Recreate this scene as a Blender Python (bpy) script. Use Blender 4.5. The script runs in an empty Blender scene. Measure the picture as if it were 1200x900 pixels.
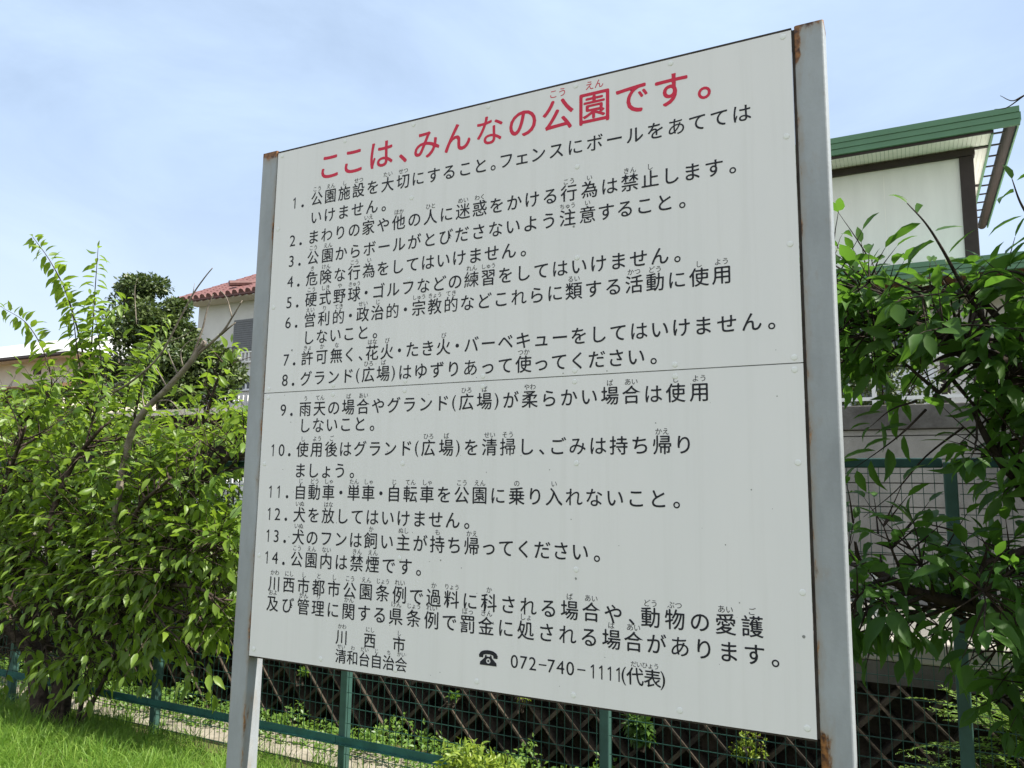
import bpy, bmesh, math, random
import numpy as np
from mathutils import Vector

random.seed(11)
rng = np.random.default_rng(11)
SC = bpy.context.scene
COL = SC.collection

# ------------------------------------------------------------------ camera
# world: x runs along the notice board, y goes away behind it, z up
CAM = np.array([2.0477, -2.0586, 2.0])
YAW, PITCH, ROLL, FPX = math.radians(-26.9503), math.radians(7.7777), math.radians(0.848), 904.17
_cy, _sy, _cp, _sp = math.cos(YAW), math.sin(YAW), math.cos(PITCH), math.sin(PITCH)
FWD = np.array([_sy * _cp, _cy * _cp, _sp])
_r = np.array([_cy, -_sy, 0.0]); _u = np.cross(_r, FWD)
RGT = _r * math.cos(ROLL) + _u * math.sin(ROLL)
UPV = _u * math.cos(ROLL) - _r * math.sin(ROLL)
cd = bpy.data.cameras.new('camera'); cam = bpy.data.objects.new('camera', cd); COL.objects.link(cam)
from mathutils import Matrix
M4 = Matrix(((RGT[0], UPV[0], -FWD[0], CAM[0]), (RGT[1], UPV[1], -FWD[1], CAM[1]), (RGT[2], UPV[2], -FWD[2], CAM[2]), (0, 0, 0, 1)))
cam.matrix_world = M4
cd.sensor_width = 36; cd.lens = FPX / 1200 * 36; cd.clip_start = 0.05; cd.clip_end = 2000
SC.camera = cam

def at(px, py, Y):
    d = FWD + RGT * (px - 600) / FPX - UPV * (py - 450) / FPX
    return CAM + d * ((Y - CAM[1]) / d[1])

# ------------------------------------------------------------------ light
SUN = Vector((0.60, 0.042, 0.80)).normalized()
sd = bpy.data.lights.new('sun', 'SUN'); so = bpy.data.objects.new('sun', sd); COL.objects.link(so)
sd.energy = 5.0; sd.angle = math.radians(0.53); sd.color = (1.0, 0.945, 0.86)
so.rotation_euler = (-SUN).to_track_quat('-Z', 'Y').to_euler(); so.location = (10, 2, 14)
w = bpy.data.worlds.new('World'); SC.world = w; w.use_nodes = True
nt = w.node_tree; nt.nodes.clear()
sky = nt.nodes.new('ShaderNodeTexSky'); sky.sky_type = 'NISHITA'; sky.sun_disc = False
sky.sun_elevation = math.asin(SUN.z); sky.sun_rotation = math.atan2(SUN.x, SUN.y)
sky.air_density = 1.0; sky.dust_density = 1.4; sky.ozone_density = 1.4
tc = nt.nodes.new('ShaderNodeTexCoord'); mp = nt.nodes.new('ShaderNodeMapping')
mp.inputs['Rotation'].default_value = (0.25, 0.1, 0.5); mp.inputs['Scale'].default_value = (1.1, 2.4, 5.0)
n1 = nt.nodes.new('ShaderNodeTexNoise'); n1.inputs['Scale'].default_value = 1.3; n1.inputs['Detail'].default_value = 7; n1.inputs['Roughness'].default_value = 0.58; n1.inputs['Distortion'].default_value = 0.5
rp = nt.nodes.new('ShaderNodeValToRGB'); rp.color_ramp.elements[0].position = 0.36; rp.color_ramp.elements[1].position = 0.74
rp.color_ramp.elements[0].color = (0.60, 0.60, 0.60, 1); rp.color_ramp.elements[1].color = (0.92, 0.92, 0.92, 1)
mx = nt.nodes.new('ShaderNodeMixRGB'); mx.inputs[2].default_value = (5.25, 6.65, 8.7, 1)
bg = nt.nodes.new('ShaderNodeBackground'); bg.inputs['Strength'].default_value = 0.071
wo = nt.nodes.new('ShaderNodeOutputWorld')
L = nt.links.new
L(tc.outputs['Generated'], mp.inputs[0]); L(mp.outputs[0], n1.inputs['Vector']); L(n1.outputs['Fac'], rp.inputs[0])
L(rp.outputs[0], mx.inputs[0]); L(sky.outputs[0], mx.inputs[1]); sx = nt.nodes.new('ShaderNodeSeparateXYZ'); L(tc.outputs['Generated'], sx.inputs[0])
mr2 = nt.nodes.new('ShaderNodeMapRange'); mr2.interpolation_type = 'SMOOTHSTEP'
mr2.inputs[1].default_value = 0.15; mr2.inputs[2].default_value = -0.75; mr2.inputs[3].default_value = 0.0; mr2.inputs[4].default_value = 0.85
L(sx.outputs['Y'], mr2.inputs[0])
mx2 = nt.nodes.new('ShaderNodeMixRGB'); mx2.inputs[2].default_value = (8.0, 8.15, 8.8, 1)   # unseen white cloud added behind the camera to brighten the shaded board
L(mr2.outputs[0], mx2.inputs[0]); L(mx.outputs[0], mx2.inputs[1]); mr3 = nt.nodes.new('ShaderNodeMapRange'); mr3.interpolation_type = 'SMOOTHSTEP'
mr3.inputs[1].default_value = 0.42; mr3.inputs[2].default_value = 0.0; mr3.inputs[3].default_value = 0.0; mr3.inputs[4].default_value = 0.75
L(sx.outputs['Z'], mr3.inputs[0])
mx3 = nt.nodes.new('ShaderNodeMixRGB'); mx3.inputs[2].default_value = (6.7, 7.6, 8.7, 1)       # pale haze low in the sky
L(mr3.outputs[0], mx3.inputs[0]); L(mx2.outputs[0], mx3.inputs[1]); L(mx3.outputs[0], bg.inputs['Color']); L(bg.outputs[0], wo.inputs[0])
SC.view_settings.view_transform = 'Standard'; SC.view_settings.look = 'None'
SC.view_settings.exposure = 1.0; SC.view_settings.gamma = 1.0; SC.view_settings.use_curve_mapping = False
SC.render.engine = 'CYCLES'
SC.cycles.max_bounces = 8; SC.cycles.transparent_max_bounces = 8; SC.cycles.use_denoising = True

# ------------------------------------------------------------------ materials
def mat(name, col, rough=0.7, spec=0.3, var=0.0, scale=6.0, bump=0.0, bscale=40.0, col2=None, stretch=(1, 1, 1), thr=(0.35, 0.65), metal=0.0):
    m = bpy.data.materials.new(name); m.use_nodes = True
    t = m.node_tree; b = t.nodes['Principled BSDF']
    b.inputs['Roughness'].default_value = rough; b.inputs['Specular IOR Level'].default_value = spec; b.inputs['Metallic'].default_value = metal
    b.inputs['Base Color'].default_value = (*col, 1)
    c = t.nodes.new('ShaderNodeTexCoord'); mpn = t.nodes.new('ShaderNodeMapping'); mpn.inputs['Scale'].default_value = stretch
    t.links.new(c.outputs['Object'], mpn.inputs[0])
    if var > 0 or col2:
        n = t.nodes.new('ShaderNodeTexNoise'); n.inputs['Scale'].default_value = scale; n.inputs['Detail'].default_value = 8; n.inputs['Roughness'].default_value = 0.62
        t.links.new(mpn.outputs[0], n.inputs['Vector'])
        r = t.nodes.new('ShaderNodeValToRGB'); r.color_ramp.elements[0].position = thr[0]; r.color_ramp.elements[1].position = thr[1]
        a = col2 if col2 else tuple(max(0, v * (1 - var)) for v in col); z = col if col2 else tuple(min(1, v * (1 + var)) for v in col)
        r.color_ramp.elements[0].color = (*a, 1); r.color_ramp.elements[1].color = (*z, 1)
        t.links.new(n.outputs['Fac'], r.inputs[0]); t.links.new(r.outputs[0], b.inputs['Base Color'])
    if bump > 0:
        n2 = t.nodes.new('ShaderNodeTexNoise'); n2.inputs['Scale'].default_value = bscale; n2.inputs['Detail'].default_value = 6
        t.links.new(c.outputs['Object'], n2.inputs['Vector'])
        bp = t.nodes.new('ShaderNodeBump'); bp.inputs['Strength'].default_value = bump; bp.inputs['Distance'].default_value = 0.02
        t.links.new(n2.outputs['Fac'], bp.inputs['Height']); t.links.new(bp.outputs[0], b.inputs['Normal'])
    return m

def leaf_mat(name, dark, light, trans, tfac=0.34, rough=0.42, spec=0.4):
    m = bpy.data.materials.new(name); m.use_nodes = True
    t = m.node_tree; b = t.nodes['Principled BSDF']; out = t.nodes['Material Output']
    a = t.nodes.new('ShaderNodeAttribute'); a.attribute_name = 'tint'
    r = t.nodes.new('ShaderNodeValToRGB'); r.color_ramp.elements[0].color = (*dark, 1); r.color_ramp.elements[1].color = (*light, 1)
    t.links.new(a.outputs['Fac'], r.inputs[0]); t.links.new(r.outputs[0], b.inputs['Base Color'])
    b.inputs['Roughness'].default_value = rough; b.inputs['Specular IOR Level'].default_value = spec
    tr = t.nodes.new('ShaderNodeBsdfTranslucent'); tr.inputs['Color'].default_value = (*trans, 1)
    ms = t.nodes.new('ShaderNodeMixShader'); ms.inputs[0].default_value = tfac
    t.links.new(b.outputs[0], ms.inputs[1]); t.links.new(tr.outputs[0], ms.inputs[2]); t.links.new(ms.outputs[0], out.inputs[0])
    return m

def post_mat():
    # weathered grey-blue paint, rust creeping from the edge next to the board (object x near 0) and from the top end
    m = mat('post_paint', (0.30, 0.325, 0.345), 0.5, 0.35, var=0.17, scale=5, bump=0.05, bscale=70, stretch=(1, 1, 0.35))
    t = m.node_tree; b = t.nodes['Principled BSDF']
    base = b.inputs['Base Color'].links[0].from_socket
    def math_n(op, x, y=None, clamp=False):
        n = t.nodes.new('ShaderNodeMath'); n.operation = op; n.use_clamp = clamp
        for i, v in enumerate((x, y)):
            if v is None: continue
            if isinstance(v, (int, float)): n.inputs[i].default_value = v
            else: t.links.new(v, n.inputs[i])
        return n.outputs[0]
    def mr(v, a, bb, c, d):
        n = t.nodes.new('ShaderNodeMapRange'); n.inputs[1].default_value = a; n.inputs[2].default_value = bb; n.inputs[3].default_value = c; n.inputs[4].default_value = d
        t.links.new(v, n.inputs[0]); return n.outputs[0]
    at_ = t.nodes.new('ShaderNodeAttribute'); at_.attribute_name = 'rust'
    c = t.nodes.new('ShaderNodeTexCoord')
    mpn = t.nodes.new('ShaderNodeMapping'); mpn.inputs['Scale'].default_value = (26, 26, 9); t.links.new(c.outputs['Object'], mpn.inputs[0])
    n = t.nodes.new('ShaderNodeTexNoise'); n.inputs['Scale'].default_value = 1.0; n.inputs['Detail'].default_value = 9; n.inputs['Roughness'].default_value = 0.7
    t.links.new(mpn.outputs[0], n.inputs['Vector'])
    s = math_n('ADD', n.outputs['Fac'], math_n('MULTIPLY', at_.outputs['Fac'], 0.70))
    f = mr(s, 0.79, 0.89, 0, 1); f2 = mr(s, 0.58, 0.84, 0, 0.55)
    n3 = t.nodes.new('ShaderNodeTexNoise'); n3.inputs['Scale'].default_value = 60; n3.inputs['Detail'].default_value = 5; t.links.new(c.outputs['Object'], n3.inputs['Vector'])
    rr = t.nodes.new('ShaderNodeValToRGB'); rr.color_ramp.elements[0].position = 0.35; rr.color_ramp.elements[1].position = 0.68
    rr.color_ramp.elements[0].color = (0.045, 0.018, 0.010, 1); rr.color_ramp.elements[1].color = (0.34, 0.15, 0.045, 1)
    t.links.new(n3.outputs['Fac'], rr.inputs[0])
    mxn = t.nodes.new('ShaderNodeMixRGB'); halo = t.nodes.new('ShaderNodeMixRGB'); halo.inputs[2].default_value = (0.27, 0.215, 0.15, 1)   # rust wash round the corroded edge
    t.links.new(f2, halo.inputs[0]); t.links.new(base, halo.inputs[1])
    t.links.new(f, mxn.inputs[0]); t.links.new(halo.outputs[0], mxn.inputs[1]); t.links.new(rr.outputs[0], mxn.inputs[2])
    t.links.new(mxn.outputs[0], b.inputs['Base Color'])
    return m

M = {}
M['board'] = mat('board_enamel', (0.785, 0.782, 0.785), 0.38, 0.35, col2=(0.748, 0.752, 0.758), scale=2.2, stretch=(1.6, 1, 0.5), thr=(0.3, 0.7))
def streaks(m, col, amt, sx=22.0, sz=0.7):
    t = m.node_tree; b = t.nodes['Principled BSDF']; src = b.inputs['Base Color'].links[0].from_socket
    c = t.nodes.new('ShaderNodeTexCoord'); mpn = t.nodes.new('ShaderNodeMapping'); mpn.inputs['Scale'].default_value = (sx, 1, sz); t.links.new(c.outputs['Object'], mpn.inputs[0])
    n = t.nodes.new('ShaderNodeTexNoise'); n.inputs['Scale'].default_value = 1.0; n.inputs['Detail'].default_value = 7; n.inputs['Roughness'].default_value = 0.65; t.links.new(mpn.outputs[0], n.inputs['Vector'])
    r = t.nodes.new('ShaderNodeValToRGB'); r.color_ramp.elements[0].position = 0.50; r.color_ramp.elements[1].position = 0.85; r.color_ramp.elements[0].color = (0, 0, 0, 1); r.color_ramp.elements[1].color = (amt, amt, amt, 1)
    t.links.new(n.outputs['Fac'], r.inputs[0]); x = t.nodes.new('ShaderNodeMixRGB'); x.inputs[2].default_value = (*col, 1); t.links.new(r.outputs[0], x.inputs[0]); t.links.new(src, x.inputs[1]); t.links.new(x.outputs[0], b.inputs['Base Color'])
streaks(M['board'], (0.52, 0.52, 0.49), 0.28)
M['edge'] = mat('board_edge', (0.05, 0.042, 0.036), 0.7, 0.2, var=0.4, scale=20)
M['ink'] = mat('black_ink', (0.017, 0.019, 0.026), 0.55, 0.25)
M['red'] = mat('red_ink', (0.60, 0.022, 0.062), 0.5, 0.3, var=0.05)
M['rivet'] = mat('rivet_cap', (0.78, 0.80, 0.79), 0.55, 0.3)
M['spot'] = mat('grime', (0.24, 0.25, 0.24), 0.8, 0.1)
M['post'] = post_mat()
M['steel'] = mat('galvanised', (0.30, 0.31, 0.32), 0.5, 0.3, var=0.2)
M['green'] = mat('fence_green', (0.022, 0.098, 0.082), 0.45, 0.4, var=0.25, scale=9, bump=0.03)
M['green_shade'] = mat('fence_green_shaded', (0.014, 0.052, 0.044), 0.5, 0.35, var=0.25, scale=9)  # fence green darkened: tree shade on the top rail put into the colour
M['greenlt'] = mat('fence_post_green', (0.040, 0.092, 0.076), 0.5, 0.35, var=0.2, scale=5, bump=0.05)
M['wire'] = mat('wire_green', (0.020, 0.065, 0.050), 0.45, 0.35)
M['lattice'] = mat('mossy_concrete', (0.088, 0.070, 0.052), 0.92, 0.1, col2=(0.026, 0.023, 0.019), scale=5, bump=0.5, bscale=30)
M['dark_wall'] = mat('black_moss', (0.085, 0.068, 0.050), 0.95, 0.05, col2=(0.018, 0.016, 0.013), scale=5, bump=0.6, bscale=20)
M['coping'] = mat('coping_concrete', (0.13, 0.12, 0.105), 0.9, 0.15, col2=(0.055, 0.052, 0.048), scale=3.0, bump=0.25, stretch=(1, 1, 0.4))
M['kerb'] = mat('kerb_concrete', (0.36, 0.34, 0.29), 0.9, 0.15, col2=(0.26, 0.24, 0.20), scale=8, bump=0.2)
M['strip'] = mat('strip_concrete', (0.33, 0.30, 0.24), 0.92, 0.1, col2=(0.19, 0.17, 0.13), scale=6, bump=0.3)
M['road'] = mat('old_asphalt', (0.21, 0.20, 0.175), 0.95, 0.1, col2=(0.145, 0.14, 0.125), scale=14, bump=0.35, bscale=120)
M['soil'] = mat('soil_grass', (0.085, 0.115, 0.030), 0.95, 0.05, col2=(0.10, 0.08, 0.045), scale=3, bump=0.5, bscale=25)
M['gravel'] = mat('packed_earth', (0.15, 0.135, 0.10), 0.95, 0.1, col2=(0.07, 0.075, 0.045), scale=5, bump=0.4)
M['block'] = mat('block_wall', (0.30, 0.29, 0.27), 0.92, 0.1, col2=(0.17, 0.165, 0.155), scale=2.6, bump=0.3, bscale=60, stretch=(1, 1, 0.55))
M['blockcap'] = mat('block_cap', (0.15, 0.145, 0.135), 0.92, 0.1, col2=(0.08, 0.075, 0.07), scale=5, bump=0.3)
M['white'] = mat('white_paint', (0.78, 0.78, 0.76), 0.4, 0.4, var=0.06, scale=8)
M['alu'] = mat('aluminium', (0.62, 0.64, 0.66), 0.35, 0.5, metal=0.3)
M['cream'] = mat('cream_render', (0.80, 0.79, 0.75), 0.85, 0.15, var=0.035, scale=2.0, bump=0.04, stretch=(3, 3, 0.5))
M['cream2'] = mat('cream_wall_old', (0.66, 0.61, 0.50), 0.88, 0.12, var=0.10, scale=1.5, bump=0.1)
M['palewall'] = mat('pale_siding', (0.66, 0.66, 0.63), 0.85, 0.15, var=0.05, scale=2)
M['brown'] = mat('dark_brown_trim', (0.040, 0.030, 0.027), 0.6, 0.25, var=0.15)
M['brown2'] = mat('brown_wood', (0.16, 0.095, 0.055), 0.8, 0.15, var=0.3, scale=6, stretch=(1, 1, 4))
M['gmetal'] = mat('green_metal', (0.105, 0.225, 0.130), 0.5, 0.35, var=0.06, scale=2)
M['soffit'] = mat('soffit_board', (0.84, 0.82, 0.77), 0.85, 0.1, var=0.05, scale=4)
M['redtile'] = mat('red_tile', (0.145, 0.068, 0.062), 0.6, 0.3, var=0.2, scale=9)
M['paleroof'] = mat('pale_roof', (0.46, 0.46, 0.45), 0.6, 0.3, var=0.06, scale=3)
M['shutter'] = mat('grey_shutter', (0.17, 0.18, 0.19), 0.55, 0.3, var=0.05)
M['glass'] = mat('window_glass', (0.05, 0.065, 0.075), 0.08, 0.6)
M['bark'] = mat('cherry_bark', (0.085, 0.064, 0.050), 0.92, 0.12, col2=(0.022, 0.017, 0.014), scale=11, bump=1.0, bscale=28, stretch=(1, 1, 2.2))
M['barkdk'] = mat('dark_bark', (0.050, 0.038, 0.030), 0.9, 0.12, col2=(0.022, 0.018, 0.014), scale=9, bump=0.6, bscale=40)
M['deadwood'] = mat('grey_deadwood', (0.27, 0.235, 0.19), 0.9, 0.1, col2=(0.13, 0.11, 0.09), scale=12, bump=0.5)
M['leafL'] = leaf_mat('cherry_leaf', (0.055, 0.118, 0.013), (0.165, 0.245, 0.032), (0.33, 0.50, 0.04), 0.40)
M['leafR'] = leaf_mat('cherry_leaf_deep', (0.024, 0.068, 0.012), (0.068, 0.145, 0.020), (0.14, 0.31, 0.03), 0.36, 0.5, 0.22)
M['leafE'] = leaf_mat('evergreen_leaf', (0.022, 0.046, 0.012), (0.115, 0.15, 0.045), (0.10, 0.16, 0.025), 0.2)
M['leafH'] = leaf_mat('hedge_leaf', (0.018, 0.050, 0.012), (0.080, 0.150, 0.028), (0.10, 0.22, 0.02), 0.25)
M['leafY'] = leaf_mat('yellow_green_leaf', (0.10, 0.18, 0.02), (0.28, 0.35, 0.05), (0.36, 0.48, 0.04), 0.34)
M['leafC'] = leaf_mat('conifer_leaf', (0.055, 0.12, 0.02), (0.19, 0.30, 0.055), (0.28, 0.44, 0.05), 0.34)
M['leafG'] = leaf_mat('groundcover_leaf', (0.05, 0.12, 0.02), (0.16, 0.26, 0.045), (0.22, 0.38, 0.04), 0.3)
M['grass'] = leaf_mat('grass_blade', (0.070, 0.165, 0.018), (0.225, 0.33, 0.06), (0.28, 0.50, 0.05), 0.40, 0.55, 0.3)

# ------------------------------------------------------------------ object helpers
def tag(o, label=None, cat=None, group=None, kind=None):
    if label: o['label'] = label
    if cat: o['category'] = cat
    if group: o['group'] = group
    if kind: o['kind'] = kind
    return o

def empty(name, loc, label, cat, group=None):
    o = bpy.data.objects.new(name, None); o.location = loc; o.empty_display_size = 0.2; COL.objects.link(o)
    return tag(o, label, cat, group)

def link(name, me, m, parent=None, smooth=False):
    o = bpy.data.objects.new(name, me); COL.objects.link(o)
    if m: me.materials.append(m)
    if parent is not None:
        o.parent = parent
        # geometry is written in world coordinates: undo the parents' offsets
        off = Vector((0, 0, 0)); p = parent
        while p is not None: off += p.location; p = p.parent
        o.location = -off
    if smooth:
        me.polygons.foreach_set('use_smooth', [True] * len(me.polygons))
    return o

def np_mesh(name, V, F):
    me = bpy.data.meshes.new(name); me.from_pydata([tuple(v) for v in V], [], [tuple(f) for f in F]); me.update(); return me

class MB:
    """collects simple solids into one mesh"""
    def __init__(s): s.v = []; s.f = []
    def box(s, x0, x1, y0, y1, z0, z1):
        n = len(s.v)
        s.v += [(x0, y0, z0), (x1, y0, z0), (x1, y1, z0), (x0, y1, z0), (x0, y0, z1), (x1, y0, z1), (x1, y1, z1), (x0, y1, z1)]
        s.f += [tuple(n + i for i in q) for q in ((0, 3, 2, 1), (4, 5, 6, 7), (0, 1, 5, 4), (1, 2, 6, 5), (2, 3, 7, 6), (3, 0, 4, 7))]
        return s
    def hexa(s, pts):
        n = len(s.v); s.v += [tuple(p) for p in pts]
        s.f += [tuple(n + i for i in q) for q in ((0, 3, 2, 1), (4, 5, 6, 7), (0, 1, 5, 4), (1, 2, 6, 5), (2, 3, 7, 6), (3, 0, 4, 7))]
        return s
    def prism(s, poly, y0, y1):   # poly in (x,z), extruded along y
        n = len(s.v); k = len(poly)
        s.v += [(x, y0, z) for x, z in poly] + [(x, y1, z) for x, z in poly]
        s.f += [tuple(range(n, n + k)), tuple(range(n + 2 * k - 1, n + k - 1, -1))]
        s.f += [(n + i, n + k + i, n + k + (i + 1) % k, n + (i + 1) % k) for i in range(k)]
        return s
    def tube(s, pts, rad, n=6, cap=True):
        pts = [np.asarray(p, float) for p in pts]
        if isinstance(rad, (int, float)): rad = [rad] * len(pts)
        base = len(s.v); ref = None
        for i, p in enumerate(pts):
            a = pts[min(i + 1, len(pts) - 1)] - pts[max(i - 1, 0)]; a = a / (np.linalg.norm(a) + 1e-9)
            if ref is None: ref = np.array([0, 0, 1.0]) if abs(a[2]) < 0.9 else np.array([1.0, 0, 0])
            x = ref - a * (ref @ a); x /= np.linalg.norm(x) + 1e-9; y = np.cross(a, x); ref = x
            for k in range(n):
                t = 2 * math.pi * k / n; s.v.append(tuple(p + rad[i] * (math.cos(t) * x + math.sin(t) * y)))
        for i in range(len(pts) - 1):
            for k in range(n):
                a = base + i * n + k; b = base + i * n + (k + 1) % n
                s.f.append((a, b, b + n, a + n))
        if cap:
            s.f.append(tuple(base + k for k in range(n - 1, -1, -1))); e = base + (len(pts) - 1) * n
            s.f.append(tuple(e + k for k in range(n)))
        return s
    def build(s, name, m, parent=None, smooth=False, bevel=0.0):
        me = bpy.data.meshes.new(name); me.from_pydata(s.v, [], s.f); me.update()
        if bevel > 0:
            bm = bmesh.new(); bm.from_mesh(me)
            bmesh.ops.bevel(bm, geom=list(bm.edges), offset=bevel, segments=2, affect='EDGES', profile=0.5); bm.to_mesh(me); bm.free()
        return link(name, me, m, parent, smooth)

# ------------------------------------------------------------------ foliage helpers
LEAF_T = np.array([(0, 0, 0),
                   (-0.155, 0.20, 0.035), (0, 0.20, -0.02), (0.155, 0.20, 0.035),
                   (-0.215, 0.48, 0.00), (0, 0.48, -0.075), (0.215, 0.48, 0.00),
                   (-0.125, 0.77, -0.11), (0, 0.77, -0.17), (0.125, 0.77, -0.11),
                   (0, 1.0, -0.32)])
LEAF_F = [(0, 2, 1), (0, 3, 2), (1, 2, 5, 4), (2, 3, 6, 5), (4, 5, 8, 7), (5, 6, 9, 8), (7, 8, 10), (8, 9, 10)]
SMALL_T = np.array([(0, 0, 0), (-0.27, 0.45, 0.05), (0, 0.5, -0.03), (0.27, 0.45, 0.05), (0, 1.0, -0.15)])
SMALL_F = [(0, 2, 1), (0, 3, 2), (1, 2, 4), (2, 3, 4)]
NEEDLE_T = np.array([(-0.09, 0, 0), (0.09, 0, 0), (0.10, 0.55, 0.03), (-0.10, 0.55, 0.03), (0, 1.0, -0.06)])
NEEDLE_F = [(0, 1, 2, 3), (3, 2, 4)]

class Leaves:
    def __init__(s): s.p = []; s.d = []; s.n = []; s.l = []; s.t = []
    def add(s, p, d, n, l, t): s.p.append(p); s.d.append(d); s.n.append(n); s.l.append(l); s.t.append(t)
    def mesh(s, name, T=LEAF_T, F=LEAF_F, keep=None):
        P = np.array(s.p, float); D = np.array(s.d, float); N = np.array(s.n, float); Ln = np.array(s.l, float); Ti = np.array(s.t, float)
        if keep is not None:
            k = keep(P); P, D, N, Ln, Ti = P[k], D[k], N[k], Ln[k], Ti[k]
        D /= np.linalg.norm(D, axis=1, keepdims=True) + 1e-9
        N = N - D * (N * D).sum(1, keepdims=True); N /= np.linalg.norm(N, axis=1, keepdims=True) + 1e-9
        X = np.cross(D, N)
        wv = rng.uniform(0.85, 1.15, len(P)); cv = rng.uniform(0.3, 1.9, len(P))
        k = len(T)
        V = P[:, None, :] + Ln[:, None, None] * (T[None, :, 0, None] * wv[:, None, None] * X[:, None, :] + T[None, :, 1, None] * D[:, None, :] + (T[None, :, 2, None] * cv[:, None, None]) * N[:, None, :])
        V = V.reshape(-1, 3)
        me = bpy.data.meshes.new(name)
        Fa = []
        for i in range(len(P)):
            o = i * k
            for f in F: Fa.append(tuple(o + j for j in f))
        me.from_pydata(V.tolist(), [], Fa); me.update()
        a = me.attributes.new('tint', 'FLOAT', 'POINT'); a.data.foreach_set('value', np.repeat(Ti, k).astype(np.float32))
        me.polygons.foreach_set('use_smooth', [True] * len(me.polygons))
        return me

def nrm(v): v = np.asarray(v, float); return v / (np.linalg.norm(v) + 1e-9)
def rnd3(s=1.0): return rng.normal(0, s, 3)
def catmull(pts, sub=5):
    P = [np.asarray(p, float) for p in pts]; P = [2 * P[0] - P[1]] + P + [2 * P[-1] - P[-2]]; out = []
    for i in range(1, len(P) - 2):
        for j in range(sub):
            t = j / sub; a, b, c, d = P[i - 1], P[i], P[i + 1], P[i + 2]
            out.append(0.5 * (2 * b + (c - a) * t + (2 * a - 5 * b + 4 * c - d) * t * t + (3 * b - a - 3 * c + d) * t ** 3))
    out.append(P[-2]); return out

def twig(mb, lv, p, d, length, leaf, droop=0.35, tint=(0.3, 0.5), step=0.045, rad=0.004, leaves_from=0.15, ok=None):
    """one leafy twig: a thin bent stem with alternate hanging leaves"""
    n = max(3, int(length / step)); pts = [np.array(p)]; d = nrm(d); side = rng.choice([-1, 1])
    for i in range(n):
        d = nrm(d + np.array([0, 0, -droop * step * 2.2]) + rnd3(0.05)); q = pts[-1] + d * step
        pts.append(q)
        if i / n >= leaves_from and (ok is None or ok(q)):
            s = nrm(np.cross(d, [0, 0, 1]) + rnd3(0.25)) * side; side = -side
            ld = nrm(d * rng.uniform(0.4, 1.0) + s * rng.uniform(0.6, 1.1) + np.array([0, 0, -rng.uniform(0.15, 0.75)]) + rnd3(0.22))
            ln = nrm(np.array([0, 0, 1.0]) + rnd3(0.52))
            lv.add(q + ld * 0.012, ld, ln, leaf * rng.uniform(0.5, 1.25), np.clip(rng.normal(*tint[:1], 0.2) if False else rng.normal(tint[0], tint[1] * 0.45), 0, 1))
    lv.add(pts[-1], nrm(d + np.array([0, 0, -0.2])), nrm(np.array([0, 0, 1.0]) + rnd3(0.3)), leaf * rng.uniform(0.6, 1.0), np.clip(rng.normal(tint[0] + 0.15, 0.2), 0, 1))
    mb.tube(pts, [rad * (1 - 0.75 * i / n) for i in range(n + 1)], 4, cap=False)

def clump_blob(lv, c, r, n, size, tint, up=0.6, shell=0.55):
    """leaves filling an ellipsoid's outer part, facing outward and up"""
    c = np.asarray(c, float); r = np.asarray(r, float)
    u = rng.normal(0, 1, (n, 3)); u /= np.linalg.norm(u, axis=1, keepdims=True)
    rad = rng.uniform(shell, 1.0, n) ** 0.6
    for i in range(n):
        p = c + u[i] * r * rad[i] * rng.uniform(0.92, 1.08)
        d = nrm(u[i] * 0.8 + rnd3(0.6) + np.array([0, 0, 0.1])); nn = nrm(u[i] * 0.6 + np.array([0, 0, up]) + rnd3(0.4))
        lv.add(p, d, nn, size * rng.uniform(0.7, 1.3), np.clip(rng.normal(tint, 0.22), 0, 1))

# ================================================================== SETTING
ZR = 1.112                       # level of the road above the park
YF = 2.44                        # fence line
YW = 3.34                        # face of the retaining wall
def sheet(name, x0, x1, y0, y1, z, m, nx=1, ny=1, amp=0.0):
    V = []; F = []
    for j in range(ny + 1):
        for i in range(nx + 1):
            V.append((x0 + (x1 - x0) * i / nx, y0 + (y1 - y0) * j / ny, z + (rng.normal(0, amp) if amp else 0)))
    for j in range(ny):
        for i in range(nx):
            a = j * (nx + 1) + i; F.append((a, a + 1, a + nx + 2, a + nx + 1))
    me = np_mesh(name, V, F); o = link(name, me, m); o['kind'] = 'structure'; return o
sheet('ground', -600, 600, -600, 600, 0.0, M['soil'])
def mound(y): t = np.clip((2.25 - np.asarray(y, float)) / 0.8, 0, 1); return 0.15 * t * t * (3 - 2 * t)
V_ = []; F_ = []
ys_ = np.concatenate([np.linspace(-4.5, -1.5, 3) , np.linspace(-1.2, 2.545, 26)])
for y_ in ys_:
    zz = float(mound(y_)) if y_ > -1.3 else max(0.0, 0.15 * (y_ + 4.5) / 3.2)
    V_ += [(-14.0, y_, zz + 0.004), (8.0, y_, zz + 0.004)]
for i_ in range(len(ys_) - 1): F_.append((2 * i_, 2 * i_ + 1, 2 * i_ + 3, 2 * i_ + 2))
link('lawn', np_mesh('lawn', V_, F_), M['soil'])['kind'] = 'structure'
tag(MB().box(-60, 60, 2.56, 2.98, -0.3, 0.03).build('path', M['strip']), kind='structure')
tag(MB().box(-600, 600, YW + 0.25, 600, -1, ZR - 0.02).build('terrain', M['gravel']), kind='structure')
tag(MB().box(-80, 80, YW + 0.24, 5.27, ZR - 0.3, ZR - 0.004).build('road', M['road']), kind='structure')
tag(MB().box(-80, 80, YW + 0.012, YW + 0.235, ZR - 0.12, ZR + 0.012).build('kerb', M['kerb'], bevel=0.012), kind='structure')
tag(MB().box(-0.9, 80, 5.44, 40, ZR - 0.1, 2.62).build('garden_terrace', M['gravel']), kind='structure')

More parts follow.
